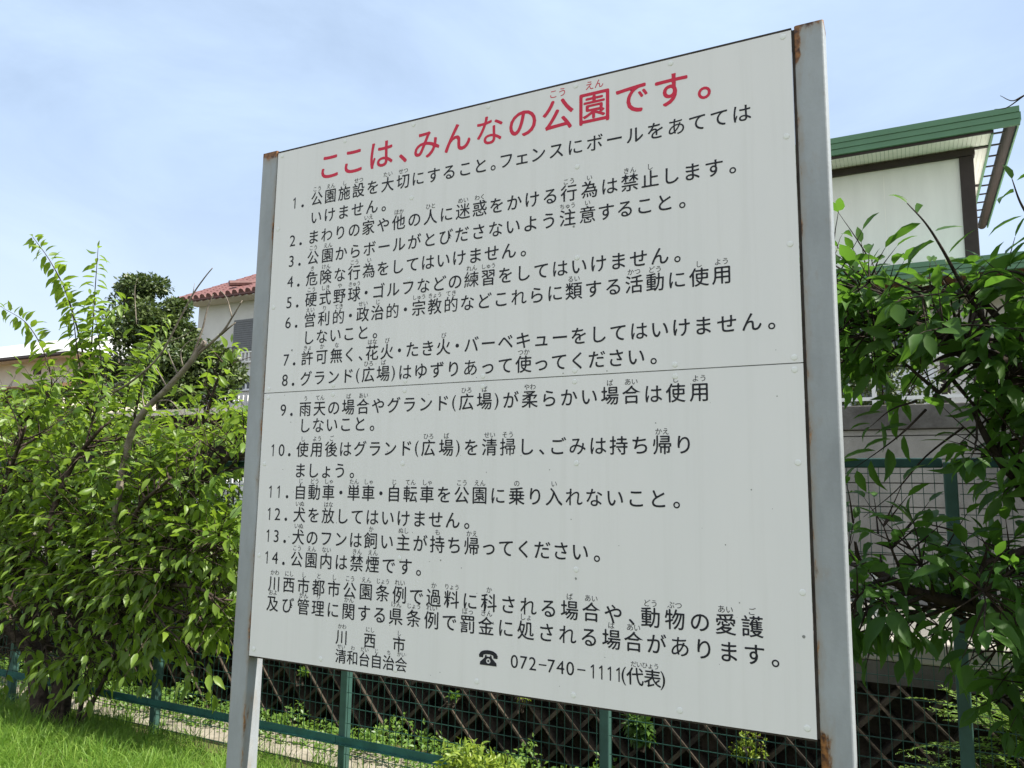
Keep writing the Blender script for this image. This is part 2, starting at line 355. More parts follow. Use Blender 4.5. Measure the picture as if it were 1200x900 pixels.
# ------------------------------------------------------------------ retaining wall of diamond cells
wall = empty('retaining_wall', (-1, YW, 0), 'dark mossy retaining wall with a diamond lattice of concrete ribs behind the green fence', 'retaining wall')
MB().box(-60, 60, YW + 0.13, YW + 0.245, -0.5, ZR - 0.121).build('wall_back', M['dark_wall'], wall)
MB().box(-60, 60, YW + 0.016, YW + 0.128, 0.86, ZR - 0.123).build('coping', M['coping'], wall)
lb = MB(); zt0, zb0 = 0.858, -0.05; hgt = zt0 - zb0
def rib(mb, x0, sgn, y0, hw):
    # one diagonal rib, clipped between zb0 and zt0
    dx = hgt * sgn * 1.02; wx = hw * 1.45
    j = rng.normal(0, 0.014, 4)
    yb = y0 - 0.115
    mb.hexa([(x0 - wx + j[0], yb, zb0), (x0 + wx + j[0], yb, zb0), (x0 + wx + j[0], YW + 0.129, zb0), (x0 - wx + j[0], YW + 0.129, zb0),
             (x0 + dx - wx + j[1], y0, zt0), (x0 + dx + wx + j[1], y0, zt0), (x0 + dx + wx + j[1], YW + 0.129, zt0), (x0 + dx - wx + j[1], YW + 0.129, zt0)])
k = 0
for i in range(-60, 30):
    x = i * 0.262
    rib(lb, x, -1, YW + rng.normal(0.0, 0.006), 0.0065)
    rib(lb, x - 0.5, 1, YW + 0.035 + rng.normal(0, 0.004), 0.013)
lb.build('lattice', M['lattice'], wall)

# ------------------------------------------------------------------ mesh fence
fence = empty('mesh_fence', (0.41, YF, 0), 'dark green welded wire mesh fence with square posts running behind the notice board', 'fence')
XP = [-9.1, -7.2, -5.3, -3.4, -1.5, 0.41, 2.25, 4.15, 6.05, 7.95]
FT = 2.19
for x in XP:
    MB().box(x - 0.03, x + 0.03, YF - 0.03, YF + 0.03, -0.3, FT - 0.02).build('fence_post', M['greenlt'], fence, bevel=0.006)
for a, b in zip(XP[:-1], XP[1:]):
    mb = MB(); x = a + 0.05; r = 0.0017
    while x < b - 0.04:
        mb.box(x - r, x + r, YF - 0.040, YF - 0.0366, 0.03, FT - 0.05); x += 0.0505
    z = 0.09
    while z < FT - 0.06:
        mb.box(a + 0.035, b - 0.035, YF - 0.0364, YF - 0.0324, z - 0.002, z + 0.002); z += 0.101
    mb.build('mesh_panel', M['wire'], fence)
    MB().box(a + 0.032, b - 0.032, YF - 0.028, YF + 0.022, FT - 0.05, FT).build('top_rail', M['green_shade'], fence, bevel=0.006)
    MB().box(a - 0.028, b - 0.032, YF - 0.056, YF - 0.0415, 0.262, 0.305).box(a - 0.028, b - 0.032, YF - 0.075, YF - 0.0415, 0.254, 0.2615).build('bottom_rail', M['green'], fence)

# ------------------------------------------------------------------ far block wall and railing
bw = empty('block_wall', (2, 5.28, ZR), 'stained grey concrete block wall with a darker cap course across the road', 'wall')
m_ = MB(); row = 0; z = ZR - 0.006
while z < 2.54:
    h = min(0.196, 2.556 - z)
    x = -0.9 - 0.2 * (row % 2)
    m_.box(-0.9, 14, 5.28 + rng.uniform(0, .004), 5.42, z, z + h - 0.006)
    z += 0.2; row += 1
m_.build('block_courses', M['block'], bw)
MB().box(-0.9, 14, 5.295, 5.42, ZR, 2.55).build('mortar', M['blockcap'], bw)
MB().box(-0.93, 14, 5.25, 5.43, 2.556, 2.765).build('cap_course', M['blockcap'], bw, bevel=0.008)
rl = empty('railing', (2, 5.34, 2.765), 'low white metal railing on top of the grey block wall', 'railing')
for i in range(12):
    MB().box(-0.36 + i * 1.10 - 0.018, -0.36 + i * 1.10 + 0.018, 5.322, 5.358, 2.764, 3.17).build('railing_post', M['white'], rl)
MB().box(-0.8, 13, 5.33, 5.35, 2.815, 2.845).build('rail', M['white'], rl)
MB().box(-0.8, 13, 5.328, 5.352, 3.172, 3.205).build('top_rail', M['white'], rl)

# ------------------------------------------------------------------ guard posts on the kerb
for i, (x, lab) in enumerate(((1.86, 'short white guard post on the kerb just right of the notice board'), (-3.80, 'short white guard post on the kerb seen left of the notice board'))):
    g = empty('guard_post', (x, YW + 0.16, ZR), lab, 'guard post', 'white guard posts along the kerb')
    zb = ZR + 0.0125
    MB().tube([(x, YW + .16, zb), (x, YW + .16, zb + 0.36)], 0.034, 14).build('post', M['white'], g, smooth=False)
    MB().tube([(x, YW + .16, zb + .362), (x, YW + .16, zb + .39), (x, YW + .16, zb + 0.405)], [0.037, 0.036, 0.018], 14).build('cap', M['alu'], g)

# ================================================================== NOTICE BOARD
BZ = 1.42                       # bottom edge of the board
BT = BZ + 1.82
sign = empty('notice_board', (0.915, 0.04, 0), 'large white park rules board with red heading and black Japanese text between rusty grey posts', 'notice board')
def panel(z0, z1, name='board_panel'):
    MB().box(0, 1.83, 0.0, 0.004, z0, z1).build(name, M['board'], sign)
panel(BZ, BZ + 0.9085); panel(BZ + 0.9115, BT)
# box frame behind the panels, 45 mm deep
mb = MB()
for z in (BZ, BZ + 0.89, BT - 0.04):
    mb.box(0.004, 1.826, 0.0045, 0.045, z + 0.001, z + 0.039)
for x in (0.32, 0.61, 0.90, 1.21, 1.50):
    for z0, z1 in ((BZ + .0395, BZ + .8895), (BZ + .9295, BT - .0405)):
        mb.box(x - 0.015, x + 0.015, 0.0047, 0.04, z0, z1)
mb.build('back_frame', M['steel'], sign)
MB().box(1.8302, 1.8372, 0.006, 0.06, BZ, BT + 0.002).build('side_angle', M['edge'], sign)
MB().box(-0.0034, -0.0002, 0.003, 0.06, BZ, BT + 0.002).build('side_angle', M['edge'], sign)
MB().box(-0.001, 1.831, -0.0005, 0.045, BT + 0.0005, BT + 0.006).build('edge_strip', M['edge'], sign)
MB().box(0.0, 1.83, 0.0045, 0.045, BZ - 0.006, BZ + 0.0005).build('edge_strip', M['edge'], sign)

def post(x0, x1, ztop, rustf):
    rr = 0.006; y0, y1 = -0.002, 0.073
    prof = []
    def arc(cx, cy, a0):
        for i in range(4): t = a0 + i * math.pi / 6; prof.append((cx + rr * math.cos(t), cy + rr * math.sin(t)))
    arc(x1 - rr, y1 - rr, 0); arc(x0 + rr, y1 - rr, math.pi / 2); arc(x0 + rr, y0 + rr, math.pi)
    for i in range(1, 8): prof.append((x0 + rr + (x1 - x0 - 2 * rr) * i / 8, y0))
    arc(x1 - rr, y0 + rr, 1.5 * math.pi)
    n = len(prof); zs = np.arange(-0.4, ztop + 1e-6, 0.02); zs[-1] = ztop; V = []; F = []; A = []
    for z in zs:
        for (x, y) in prof: V.append((x, y, z)); A.append(rustf(x, y, z))
    for j in range(len(zs) - 1):
        for i in range(n): F.append((j * n + i, j * n + (i + 1) % n, (j + 1) * n + (i + 1) % n, (j + 1) * n + i))
    F.append(tuple((len(zs) - 1) * n + i for i in range(n)))
    me = np_mesh('post', V, F); a = me.attributes.new('rust', 'FLOAT', 'POINT'); a.data.foreach_set('value', np.array(A, np.float32))
    return link('post', me, M['post'], sign)
def rust_r(x, y, z):
    e = max(0, 1 - (x - 1.838) / 0.022)           # edge beside the board
    v = 0.42 * e
    v = max(v, 0.95 * max(0, 1 - (x - 1.838) / 0.028) * max(0, min(1, (z - (BT - 0.14)) / 0.06)))
    v = max(v, 0.55 * max(0, (z - (BT - 0.03)) / 0.03))
    v = max(v, 1.0 * max(0, 1 - (x - 1.838) / 0.036) * max(0, min(1, (BZ + 0.05 - z) / 0.05)) * (0.75 + 0.25 * math.cos((BZ - z) * 4)))
    return v
def rust_l(x, y, z):
    e = max(0, 1 - (-0.003 - x) / 0.018) * (1 if y < 0.003 else max(0, 1 - (y - 0.003) / 0.006)); f = max(0, 1 - (x + 0.077) / 0.010)
    v = max(0.52 * e * (0.75 + 0.25 * math.sin(z * 9)), 0.3 * f)
    v = max(v, 0.70 * max(0, (z - (BT - 0.05)) / 0.05))
    if z < BZ - 0.12: v = max(v, 0.50 * e, 0.45 * f)
    return v
post(-0.078, -0.0035, BT + 0.012, rust_l)
post(1.8375, 1.912, BT + 0.008, rust_r)

# ---- lettering: glyph outlines taken from the built-in font, stroke ends rounded
_gl = {}
def _ar(lp): return sum(lp[k - 1][0] * lp[k][1] - lp[k][0] * lp[k - 1][1] for k in range(len(lp))) / 2
def glyph(ch, rnd=0.038):
    if ch in _gl: return _gl[ch]
    c = bpy.data.curves.new('g', 'FONT'); c.body = ch; c.resolution_u = 4
    o = bpy.data.objects.new('g', c); COL.objects.link(o)
    dg = bpy.context.evaluated_depsgraph_get(); cu = o.to_curve(dg); loops = []
    for sp in cu.splines:
        bp = sp.bezier_points; n = len(bp); poly = []
        for i in range(n):
            a, b = bp[i], bp[(i + 1) % n]
            p0, h0, h1, p1 = a.co.xy, a.handle_right.xy, b.handle_left.xy, b.co.xy
            st = abs((h0 - p0).cross(p1 - p0)) + abs((h1 - p0).cross(p1 - p0)) < 1e-5
            poly.append((p0.x, p0.y))
            if not st:
                for t in (0.25, 0.5, 0.75):
                    q = p0 * (1 - t) ** 3 + h0 * 3 * t * (1 - t) ** 2 + h1 * 3 * t * t * (1 - t) + p1 * t ** 3
                    poly.append((q.x, q.y))
        q = [poly[0]]
        for p in poly[1:]:
            if math.dist(p, q[-1]) > 1e-4: q.append(p)
        if math.dist(q[0], q[-1]) < 1e-4: q.pop()
        out = []; n = len(q)
        for i in range(n):
            a, b, c2 = Vector(q[i - 1]), Vector(q[i]), Vector(q[(i + 1) % n])
            u = a - b; v = c2 - b; lu, lv_ = u.length, v.length
            cosang = u.dot(v) / (lu * lv_ + 1e-12)
            if -0.75 < cosang < 0.9 and min(lu, lv_) > 0.012:
                r = min(0.49 * lu, 0.49 * lv_, rnd); p0 = b + u / lu * r; p2 = b + v / lv_ * r
                for t in (0, 0.33, 0.67, 1): pt = p0 * (1 - t) ** 2 + b * 2 * t * (1 - t) + p2 * t * t; out.append((pt.x, pt.y))
            else: out.append((b.x, b.y))
        loops.append(out)
    o.to_curve_clear(); bpy.data.objects.remove(o); bpy.data.curves.remove(c)
    _gl[ch] = loops; return loops

_gl['1'] = [[(0.205, 0.0), (0.215, -0.008), (0.265, -0.008), (0.275, 0.0), (0.275, 0.69), (0.262, 0.70), (0.225, 0.70), (0.205, 0.675), (0.085, 0.575), (0.082, 0.555), (0.112, 0.515), (0.130, 0.515), (0.205, 0.582)]]
_gl['-'] = [[(0.02, 0.265), (0.035, 0.255), (0.465, 0.255), (0.48, 0.265), (0.48, 0.315), (0.465, 0.325), (0.035, 0.325), (0.02, 0.315)]]
SGN = 1 if _ar(glyph('ー')[0]) > 0 else -1        # which way the outlines run
_gm = {}
def glyph_mesh(ch, fat):
    # filled glyph in em units; if an emboldened outline does not fill cleanly a thinner one is used
    key = (ch, round(fat, 4))
    if key in _gm: return _gm[key]
    for d in (fat, fat * 0.7, fat * 0.45, fat * 0.2, 0.0):
        lps = [embolden(lp, d) if d > 0 and ord(ch) > 127 else lp for lp in glyph(ch)]
        cu = bpy.data.curves.new('g', 'CURVE'); cu.dimensions = '2D'; cu.fill_mode = 'FRONT'
        for lp in lps:
            sp = cu.splines.new('POLY'); sp.points.add(len(lp) - 1); sp.use_cyclic_u = True
            for p, (a, b) in zip(sp.points, lp): p.co = (a, b, 0, 1)
        o = bpy.data.objects.new('g', cu); COL.objects.link(o)
        me = bpy.data.meshes.new_from_object(o.evaluated_get(bpy.context.evaluated_depsgraph_get()))
        V = [(v.co.x, v.co.y) for v in me.vertices]; F = [tuple(p.vertices) for p in me.polygons]; got = sum(p.area for p in me.polygons)
        bpy.data.objects.remove(o); bpy.data.curves.remove(cu); bpy.data.meshes.remove(me)
        want = abs(sum(_ar(lp) for lp in lps))
        if abs(got - want) < 0.03 * want: break
    _gm[key] = (V, F); return _gm[key]
def put(items, name, m, fat=0.0):
    """items: (char, x, y, size, x-origin in em, y-origin in em) -> one flat lettering mesh on the board"""
    V = []; F = []
    for ch, x, y, s, ox, oy in items:
        v, f = glyph_mesh(ch, fat / s); n = len(V)
        V += [(x + (a - ox) * s, -0.0006, BZ + y + (b - oy) * s) for a, b in v]; F += [tuple(n + k for k in q) for q in f]
    return link(name, np_mesh(name, V, F), m, sign)

def embolden(lp, d):
    # move every outline point a little along its outward normal
    n = len(lp); out = []
    for i in range(n):
        (ax, ay), (bx, by), (cx, cy) = lp[i - 1], lp[i], lp[(i + 1) % n]
        ux, uy, vx, vy = bx - ax, by - ay, cx - bx, cy - by
        lu, lv_ = math.hypot(ux, uy) + 1e-9, math.hypot(vx, vy) + 1e-9
        nx, ny = uy / lu + vy / lv_, -ux / lu - vx / lv_; q = math.hypot(nx, ny) + 1e-9
        k = d * min(1.25, 2 / q) * SGN / q
        out.append((bx + nx * k, by + ny * k))
    return out
WID = {'、': .62, '。': .62, '・': .70, '(': .42, ')': .42, '　': 1}
def parse(s):
    out = []; i = 0
    while i < len(s):
        r = None; ch = s[i]; i += 1
        if i < len(s) and s[i] == '{':
            j = s.index('}', i); r = s[i + 1:j]; i = j + 1
        out.append((ch, r))
    return out
def line(text, anchors, yc, em=0.056, pitch=0.0627, m='ink', fat=0.0, ruby=0.0205, rdy=0.0375, num=None, rfat=0.0):
    T = parse(text); cs = []; x = 0
    for ch, _ in T:
        wd = WID.get(ch, 1.0); cs.append(x + wd / 2); x += wd
    ks = [a for a, _ in anchors]; xs = [b for _, b in anchors]; raw = [cs[k] for k in ks]
    def px(c):
        if c <= raw[0]: return xs[0] + (c - raw[0]) * pitch
        if c >= raw[-1]: return xs[-1] + (c - raw[-1]) * pitch
        return float(np.interp(c, raw, xs))
    items = []; rub = []
    for (ch, r), c in zip(T, cs):
        if ch == '　': continue
        X = px(c); ox = 0.5
        if ch in '、。': ox = 0.20
        elif ch == '(' : ox = 0.19
        elif ch == ')' : ox = 0.19
        oy = 0.358 if ch not in '()' else 0.26
        items.append((ch, X, yc, em, ox, oy))
        if r:
            n = len(r); pc = ruby * (0.98 if n < 3 else 0.86)
            for i, rc in enumerate(r): rub.append((rc, X + (i - (n - 1) / 2) * pc, yc + rdy, ruby if n < 3 else ruby * 0.9, 0.5, 0.358))
    if num:
        for i, d in enumerate(reversed(num)):
            items.append((d, 0.097 - i * 0.038, yc, 0.060, (0.25 if d == '1' else 0.25 if d in '0' else 0.29), 0.345))
        items.append(('・', 0.1335, yc - 0.0165, 0.050, 0.5, 0.38))
    o = put(items, 'lettering', M[m], fat)
    if rub: put(rub, 'reading_aid', M[m], rfat)

line('ここは、みんなの公{こう}園{えん}です。', [(0, .252), (1, .358), (2, .477), (4, .666), (9, 1.265), (11, 1.499)], 1.724, 0.112, 0.119, 'red', 0.0013, 0.031, 0.073)
B = 0.00050; rf = 0.0
line('公{こう}園{えん}施{し}設{せつ}を大{たい}切{せつ}にすること。フェンスにボールをあてては', [(0, .199), (5, .511), (6, .575), (10, .819), (13, .969), (15, 1.08), (16, 1.142), (21, 1.453), (25, 1.695)], 1.610, num='1', fat=B)
line('いけません。', [(0, .2), (4, .448)], 1.540, fat=B)
line('まわりの家{いえ}や他{ほか}の人{ひと}に迷{めい}惑{わく}をかける行{こう}為{い}は禁{きん}止{し}します。', [(0, .193), (4, .436), (8, .690), (11, .876), (16, 1.184), (17, 1.25), (19, 1.375), (23, 1.617)], 1.467, num='2', fat=B)
line('公{こう}園{えん}からボールがとびださないよう注{ちゅう}意{い}すること。', [(0, .195), (1, .261), (16, 1.18), (17, 1.244), (21, 1.477)], 1.390, num='3', fat=B)
line('危{き}険{けん}な行{こう}為{い}をしてはいけません。', [(0, .195), (4, .446), (13, .983)], 1.313, num='4', fat=B)
line('硬{こう}式{しき}野{や}球{きゅう}・ゴルフなどの練{れん}習{しゅう}をしてはいけません。', [(0, .196), (3, .387), (12, .912), (21, 1.461)], 1.236, num='5', fat=B)
line('営{えい}利{り}的{てき}・政{せい}治{じ}的・宗{しゅう}教{きょう}的{てき}などこれらに類{るい}する活{かつ}動{どう}に使{し}用{よう}', [(0, .195), (2, .323), (10, .778), (17, 1.201), (24, 1.632)], 1.162, num='6', fat=B)
line('しないこと。', [(0, .194), (4, .432)], 1.099, fat=B)
line('許{きょ}可{か}無{な}く、花{はな}火{び}・たき火{び}・バーベキューをしてはいけません。', [(0, .192), (2, .322), (5, .473), (6, .534), (10, .754), (24, 1.579), (26, 1.706)], 1.026, num='7', fat=B)
line('グランド(広{ひろ}場{ば})はゆずりあって使{つか}ってください。', [(0, .191), (5, .461), (6, .522), (15, 1.039), (21, 1.390)], 0.953, num='8', fat=B)
line('雨{う}天{てん}の場{ば}合{あい}やグランド(広{ひろ}場{ば})が柔{やわ}らかい場{ば}合{あい}は使{し}用{よう}', [(0, .195), (1, .259), (4, .445), (11, .843), (15, 1.061), (22, 1.501), (23, 1.566)], 0.846, num='9', fat=B)
line('しないこと。', [(0, .197), (4, .435)], 0.788, fat=B)
line('使{し}用{よう}後{ご}はグランド(広{ひろ}場{ば})を清{せい}掃{そう}し、ごみは持ち帰{かえ}り', [(0, .192), (2, .318), (9, .708), (10, .774), (13, .928), (22, 1.462), (23, 1.521)], 0.705, num='10', fat=B)
line('ましょう。', [(0, .187), (3, .36)], 0.633, fat=B)
line('自{じ}動{どう}車{しゃ}・単{たん}車{しゃ}・自{じ}転{てん}車{しゃ}を公{こう}園{えん}に乗{の}り入{い}れないこと。', [(0, .192), (2, .315), (4, .421), (7, .582), (9, .708), (11, .834), (14, 1.022), (16, 1.142), (21, 1.449)], 0.560, num='11', fat=B)
line('犬{いぬ}を放{はな}してはいけません。', [(0, .193), (2, .318), (10, .804)], 0.483, num='12', fat=B)
line('犬{いぬ}のフンは飼{か}い主{ぬし}が持{も}ち帰{かえ}ってください。', [(0, .193), (5, .498), (9, .751), (11, .873), (17, 1.223)], 0.408, num='13', fat=B)
line('公{こう}園{えん}内{ない}は禁{きん}煙{えん}です。', [(0, .191), (2, .318), (4, .445), (7, .635)], 0.334, num='14', fat=B)
line('川{かわ}西{にし}市{し}都{と}市{し}公{こう}園{えん}条{じょう}例{れい}で過{か}料{りょう}に科{か}される場{ば}合{あい}や、動{どう}物{ぶつ}の愛{あい}護{ご}', [(0, .097), (1, .162), (4, .356), (8, .617), (10, .743), (17, 1.192), (21, 1.425), (25, 1.687)], 0.247, fat=B)
line('及{およ}び管{かん}理{り}に関{かん}する県{けん}条{じょう}例{れい}で罰{ばっ}金{きん}に処{しょ}される場{ば}合{あい}があります。', [(0, .094), (2, .230), (5, .42), (8, .606), (10, .738), (13, .928), (19, 1.315), (25, 1.69)], 0.180, fat=B)
line('川{かわ}　西{にし}　市{し}', [(0, .397), (2, .509), (4, .621)], 0.098, em=0.050, fat=B, rdy=0.034, ruby=0.018)
line('清{せい}和{わ}台{だい}自{じ}治{ち}会{かい}', [(0, .397), (5, .631)], 0.0385, em=0.047, pitch=0.0467, fat=B, rdy=0.031, ruby=0.0165)
items = [(c, x, 0.0915, 0.052, 0.29, 0.345) for c, x in zip('072-740-1111', (1.024, 1.053, 1.082, 1.111, 1.139, 1.168, 1.197, 1.228, 1.262, 1.2865, 1.311, 1.3355))]
items = [(c, x, y, s, (0.22 if c == '1' else 0.25 if c == '-' else ox), (0.29 if c == '-' else oy)) for c, x, y, s, ox, oy in items]
items += [('(', 1.350, 0.0915, 0.052, 0.19, 0.26), ('代', 1.381, 0.0915, 0.049, 0.5, 0.358), ('表', 1.4285, 0.0915, 0.049, 0.5, 0.358), (')', 1.459, 0.0915, 0.052, 0.19, 0.26)]
put(items, 'lettering', M['ink'], B)
put([(c, 1.377 + i * 0.0155, 0.1235, 0.017, 0.5, 0.358) for i, c in enumerate('だいひょう')], 'reading_aid', M['ink'], rf)

# telephone mark
def tel():
    cx, cy = 0.937, 0.092; cu = bpy.data.curves.new('tel', 'CURVE'); cu.dimensions = '2D'; cu.fill_mode = 'BOTH'; cu.extrude = 0.0004
    def loop(pts):
        sp = cu.splines.new('POLY'); sp.points.add(len(pts) - 1); sp.use_cyclic_u = True
        for p, (a, b) in zip(sp.points, pts): p.co = (cx + a, cy + b, 0, 1)
    top = [(0.029 * math.cos(t), 0.009 + 0.0125 * math.sin(t)) for t in np.linspace(math.pi * 0.02, math.pi * 0.98, 14)]
    loop([(0.031, 0.008), *top, (-0.031, 0.008), (-0.030, 0.000), (-0.0175, 0.000), (-0.0165, 0.0065)] + [(0.0165 * math.cos(t), 0.0065 + 0.004 * math.sin(t)) for t in np.linspace(math.pi * 0.9, 0.1 * math.pi, 8)] + [(0.0165, 0.0065), (0.0175, 0.000), (0.030, 0.000)])
    loop([(-0.010, 0.0075), (-0.006, 0.0082), (-0.006, 0.0035), (0.006, 0.0035), (0.006, 0.0082), (0.010, 0.0075), (0.012, 0.000), (0.027, -0.013), (0.0275, -0.021), (-0.0275, -0.021), (-0.027, -0.013), (-0.012, 0.000)])
    loop([(0.0075 * math.cos(t), -0.0085 + 0.0075 * math.sin(t)) for t in np.linspace(0, 2 * math.pi, 15)[:-1]])
    loop([(0.003 * math.cos(t), -0.0085 + 0.003 * math.sin(t)) for t in np.linspace(0, 2 * math.pi, 11)[:-1]])
    o = bpy.data.objects.new('tel', cu); COL.objects.link(o)
    dg = bpy.context.evaluated_depsgraph_get(); me = bpy.data.meshes.new_from_object(o.evaluated_get(dg)); bpy.data.objects.remove(o)
    me.transform(Matrix.Translation((0, -0.0009, BZ)) @ Matrix.Rotation(math.pi / 2, 4, 'X')); me.materials.clear()
    link('telephone_mark', me, M['ink'], sign)
tel()
# ---- rivet caps and specks of grime
cap = MB(); cap.tube([(0, 0, 0), (0, -0.0003, 0), (0, -0.0007, 0), (0, -0.0009, 0)], [0.0080, 0.0078, 0.0060, 0.0015], 14)
cme = bpy.data.meshes.new('rivet'); cme.from_pydata(cap.v, [], cap.f); cme.update(); cme.polygons.foreach_set('use_smooth', [True] * len(cme.polygons)); cme.materials.append(M['rivet'])
spots = [(x, y) for x in (0.02, 1.809) for y in (1.806, 1.521, 1.225, 0.925, 0.893, 0.657, 0.34, 0.023)] + [(x, y) for x in (0.315, 0.61, 0.90, 1.205, 1.50) for y in (1.807, 0.925, 0.893, 0.022)] + [(x, y) for x in (0.612, 1.211) for y in (1.546, 1.263, 0.657, 0.36)]
for x, y in spots:
    o = bpy.data.objects.new('rivet', cme); COL.objects.link(o); o.parent = sign
    o.location = Vector((x, -0.0003, BZ + y)) - sign.location
sm = MB()
for i in range(60):
    x, z, r = rng.uniform(0.05, 1.80), BZ + rng.uniform(0.02, 1.0), rng.uniform(0.0008, 0.0022)
    n = len(sm.v); kk = 7
    sm.v += [(x + r * rng.uniform(.6, 1.3) * math.cos(t), -0.0005, z + r * rng.uniform(.6, 1.3) * math.sin(t)) for t in np.linspace(0, 2 * math.pi, kk + 1)[:-1]]
    sm.f.append(tuple(range(n, n + kk)))
for x, z in ((1.211, BZ + 0.335), (1.8085, BZ + 0.235), (0.12, BZ + 1.06), (1.2, BZ + 1.36)):
    n = len(sm.v); r = 0.0042
    sm.v += [(x + r * rng.uniform(.6, 1.2) * math.cos(t), -0.00055, z + r * rng.uniform(.6, 1.2) * math.sin(t)) for t in np.linspace(0, 2 * math.pi, 10)[:-1]]
    sm.f.append(tuple(range(n, n + 9)))
sm.build('grime_speck', M['spot'], sign)

# ================================================================== HOUSES
def gable_box(mb, x0, x1, y0, y1, z0, z1): mb.box(x0, x1, y0, y1, z0, z1)
# ---- right: cream house, green metal eaves
h = empty('house', (0, 10.5, ZR), 'two storey cream house with green metal eaves and dark brown corner trim, at the right', 'house')
wx1 = 3.06; wy0 = 10.45; zS = 7.02
MB().box(-5.5, wx1, wy0, 14.4, 1.3, zS - 0.002).build('wall', M['cream'], h)
for i, x in enumerate((0.15, 1.06, 1.97)):
    MB().box(x - 0.006, x + 0.006, wy0 - 0.003, wy0 + 0.001, 4.9, 6.8).build('wall_joint', M['soffit'], h)
MB().box(wx1 - 0.09, wx1 + 0.09, wy0 - 0.05, wy0 + 0.12, 1.3, 6.898).build('corner_trim', M['brown'], h, bevel=0.01)
MB().box(wx1 + 0.01, wx1 + 0.10, 12.2, 12.45, 1.3, 6.86).build('corner_trim', M['brown2'], h)
MB().box(-5.5, wx1 + 0.11, wy0 - 0.06, wy0 + 0.10, 6.90, 7.0).build('wall_beam', M['brown'], h)
MB().box(wx1 + 0.112, 3.34, wy0 - 0.03, wy0 + 0.03, 7.0, 7.018).build('soffit_joint', M['brown'], h)
for y in (12.0, 13.5): MB().box(3.07, 3.34, y, y + 0.07, 7.0, 7.018).build('soffit_joint', M['brown'], h)
sf = MB(); x = -5.5
while x < 3.33:
    sf.box(x, x + 0.052, 9.99, 14.8, zS, zS + 0.018); x += 0.056
sf.build('soffit', M['soffit'], h)
MB().box(-5.5, 3.37, 9.955, 9.985, zS - 0.015, zS + 0.05).build('soffit_edge', M['brown'], h)
MB().box(3.345, 3.375, 9.99, 14.8, zS - 0.03, zS + 0.06).build('soffit_edge', M['gmetal'], h)
fa = MB()
for i in range(3): fa.box(-5.5, 3.68, 9.90 + 0.012 * (2 - i), 9.952, zS + 0.025 + i * 0.088, zS + 0.025 + i * 0.088 + 0.084)
fa.box(-5.5, 3.68, 9.94, 9.953, zS + 0.02, zS + 0.29)
fa.build('fascia', M['gmetal'], h)
gu = MB()
for k in range(8):
    a0, a1 = math.pi + k * math.pi / 8, math.pi + (k + 1) * math.pi / 8; cx, cz, r = 3.60, zS + 0.16, 0.075
    gu.prism([(cx + r * math.cos(a0), cz + r * math.sin(a0)), (cx + r * math.cos(a1), cz + r * math.sin(a1)), (cx + (r - .008) * math.cos(a1), cz + (r - .008) * math.sin(a1)), (cx + (r - .008) * math.cos(a0), cz + (r - .008) * math.sin(a0))], 9.957, 14.8)
gt = gu.build('gutter', M['brown'], h)
MB().box(3.678, 3.70, 9.957, 14.8, zS + 0.10, zS + 0.22).build('gutter_lip', M['gmetal'], h)
for i in range(11): MB().box(3.37, 3.53, 10.25 + i * 0.42, 10.275 + i * 0.42, zS + 0.08, zS + 0.10).build('gutter_bracket', M['brown'], h)
MB().hexa([(-5.5, 9.96, zS + 0.22), (3.40, 9.96, zS + 0.22), (3.40, 15, zS + 0.22), (-5.5, 15, zS + 0.22), (-5.5, 9.96, zS + 0.30), (3.40, 9.96, zS + 0.30), (1.0, 12.4, zS + 1.1), (-5.5, 12.4, zS + 1.1)]).build('roof', M['gmetal'], h)
# lower roof
zL = 4.90
fa = MB()
for i in range(3): fa.box(0.4, 7.0, 9.36 + 0.012 * (2 - i), 9.41, zL + i * 0.07, zL + i * 0.07 + 0.067)
fa.box(0.4, 7.0, 9.40, 9.412, zL - 0.005, zL + 0.215); fa.build('lower_fascia', M['gmetal'], h)
MB().hexa([(0.4, 9.415, zL + 0.15), (7.0, 9.415, zL + 0.15), (7.0, 10.40, zL + 0.33), (0.4, 10.40, zL + 0.33), (0.4, 9.415, zL + 0.19), (7.0, 9.415, zL + 0.19), (7.0, 10.40, zL + 0.37), (0.4, 10.40, zL + 0.37)]).build('lower_roof', M['gmetal'], h)
MB().box(0.4, 7.0, 9.43, 10.39, zL + 0.02, zL + 0.05).build('lower_soffit', M['brown2'], h)
MB().box(0.4, 7.0, 10.0, 10.12, zL - 0.16, zL + 0.015).build('lower_beam', M['brown'], h)
MB().box(wx1 + 0.11, 7.0, 10.6, 14.4, 1.3, zL + 0.2).build('side_wall', M['cream'], h)
for x in (2.55, 4.4): MB().box(x, x + 0.11, 9.99, 10.1, 1.3, zL - 0.165).build('porch_post', M['brown'], h)
for x0, x1, z0, z1 in ((0.5, 2.2, 2.9, 4.5), (3.4, 4.3, 3.2, 4.4)):
    yy = (10.45 if x0 < 3 else 10.6)
    f = MB(); f.box(x0, x1, yy - 0.05, yy - 0.002, z0, z0 + .05).box(x0, x1, yy - 0.05, yy - 0.002, z1 - .05, z1).box(x0, x0 + .05, yy - 0.05, yy - 0.002, z0 + .051, z1 - .051).box(x1 - .05, x1, yy - 0.05, yy - 0.002, z0 + .051, z1 - .051).box((x0 + x1) / 2 - .03, (x0 + x1) / 2 + .03, yy - 0.045, yy - 0.002, z0 + .051, z1 - .051)
    wdw = f.build('window', M['alu'], h)
    MB().box(x0 + .052, x1 - .052, yy - 0.02, yy - 0.008, z0 + .052, z1 - .052).build('pane', M['glass'], wdw)
MB().box(1.95, 2.45, 8.6, 8.64, 2.62, 3.55).build('side_screen', M['alu'], h)

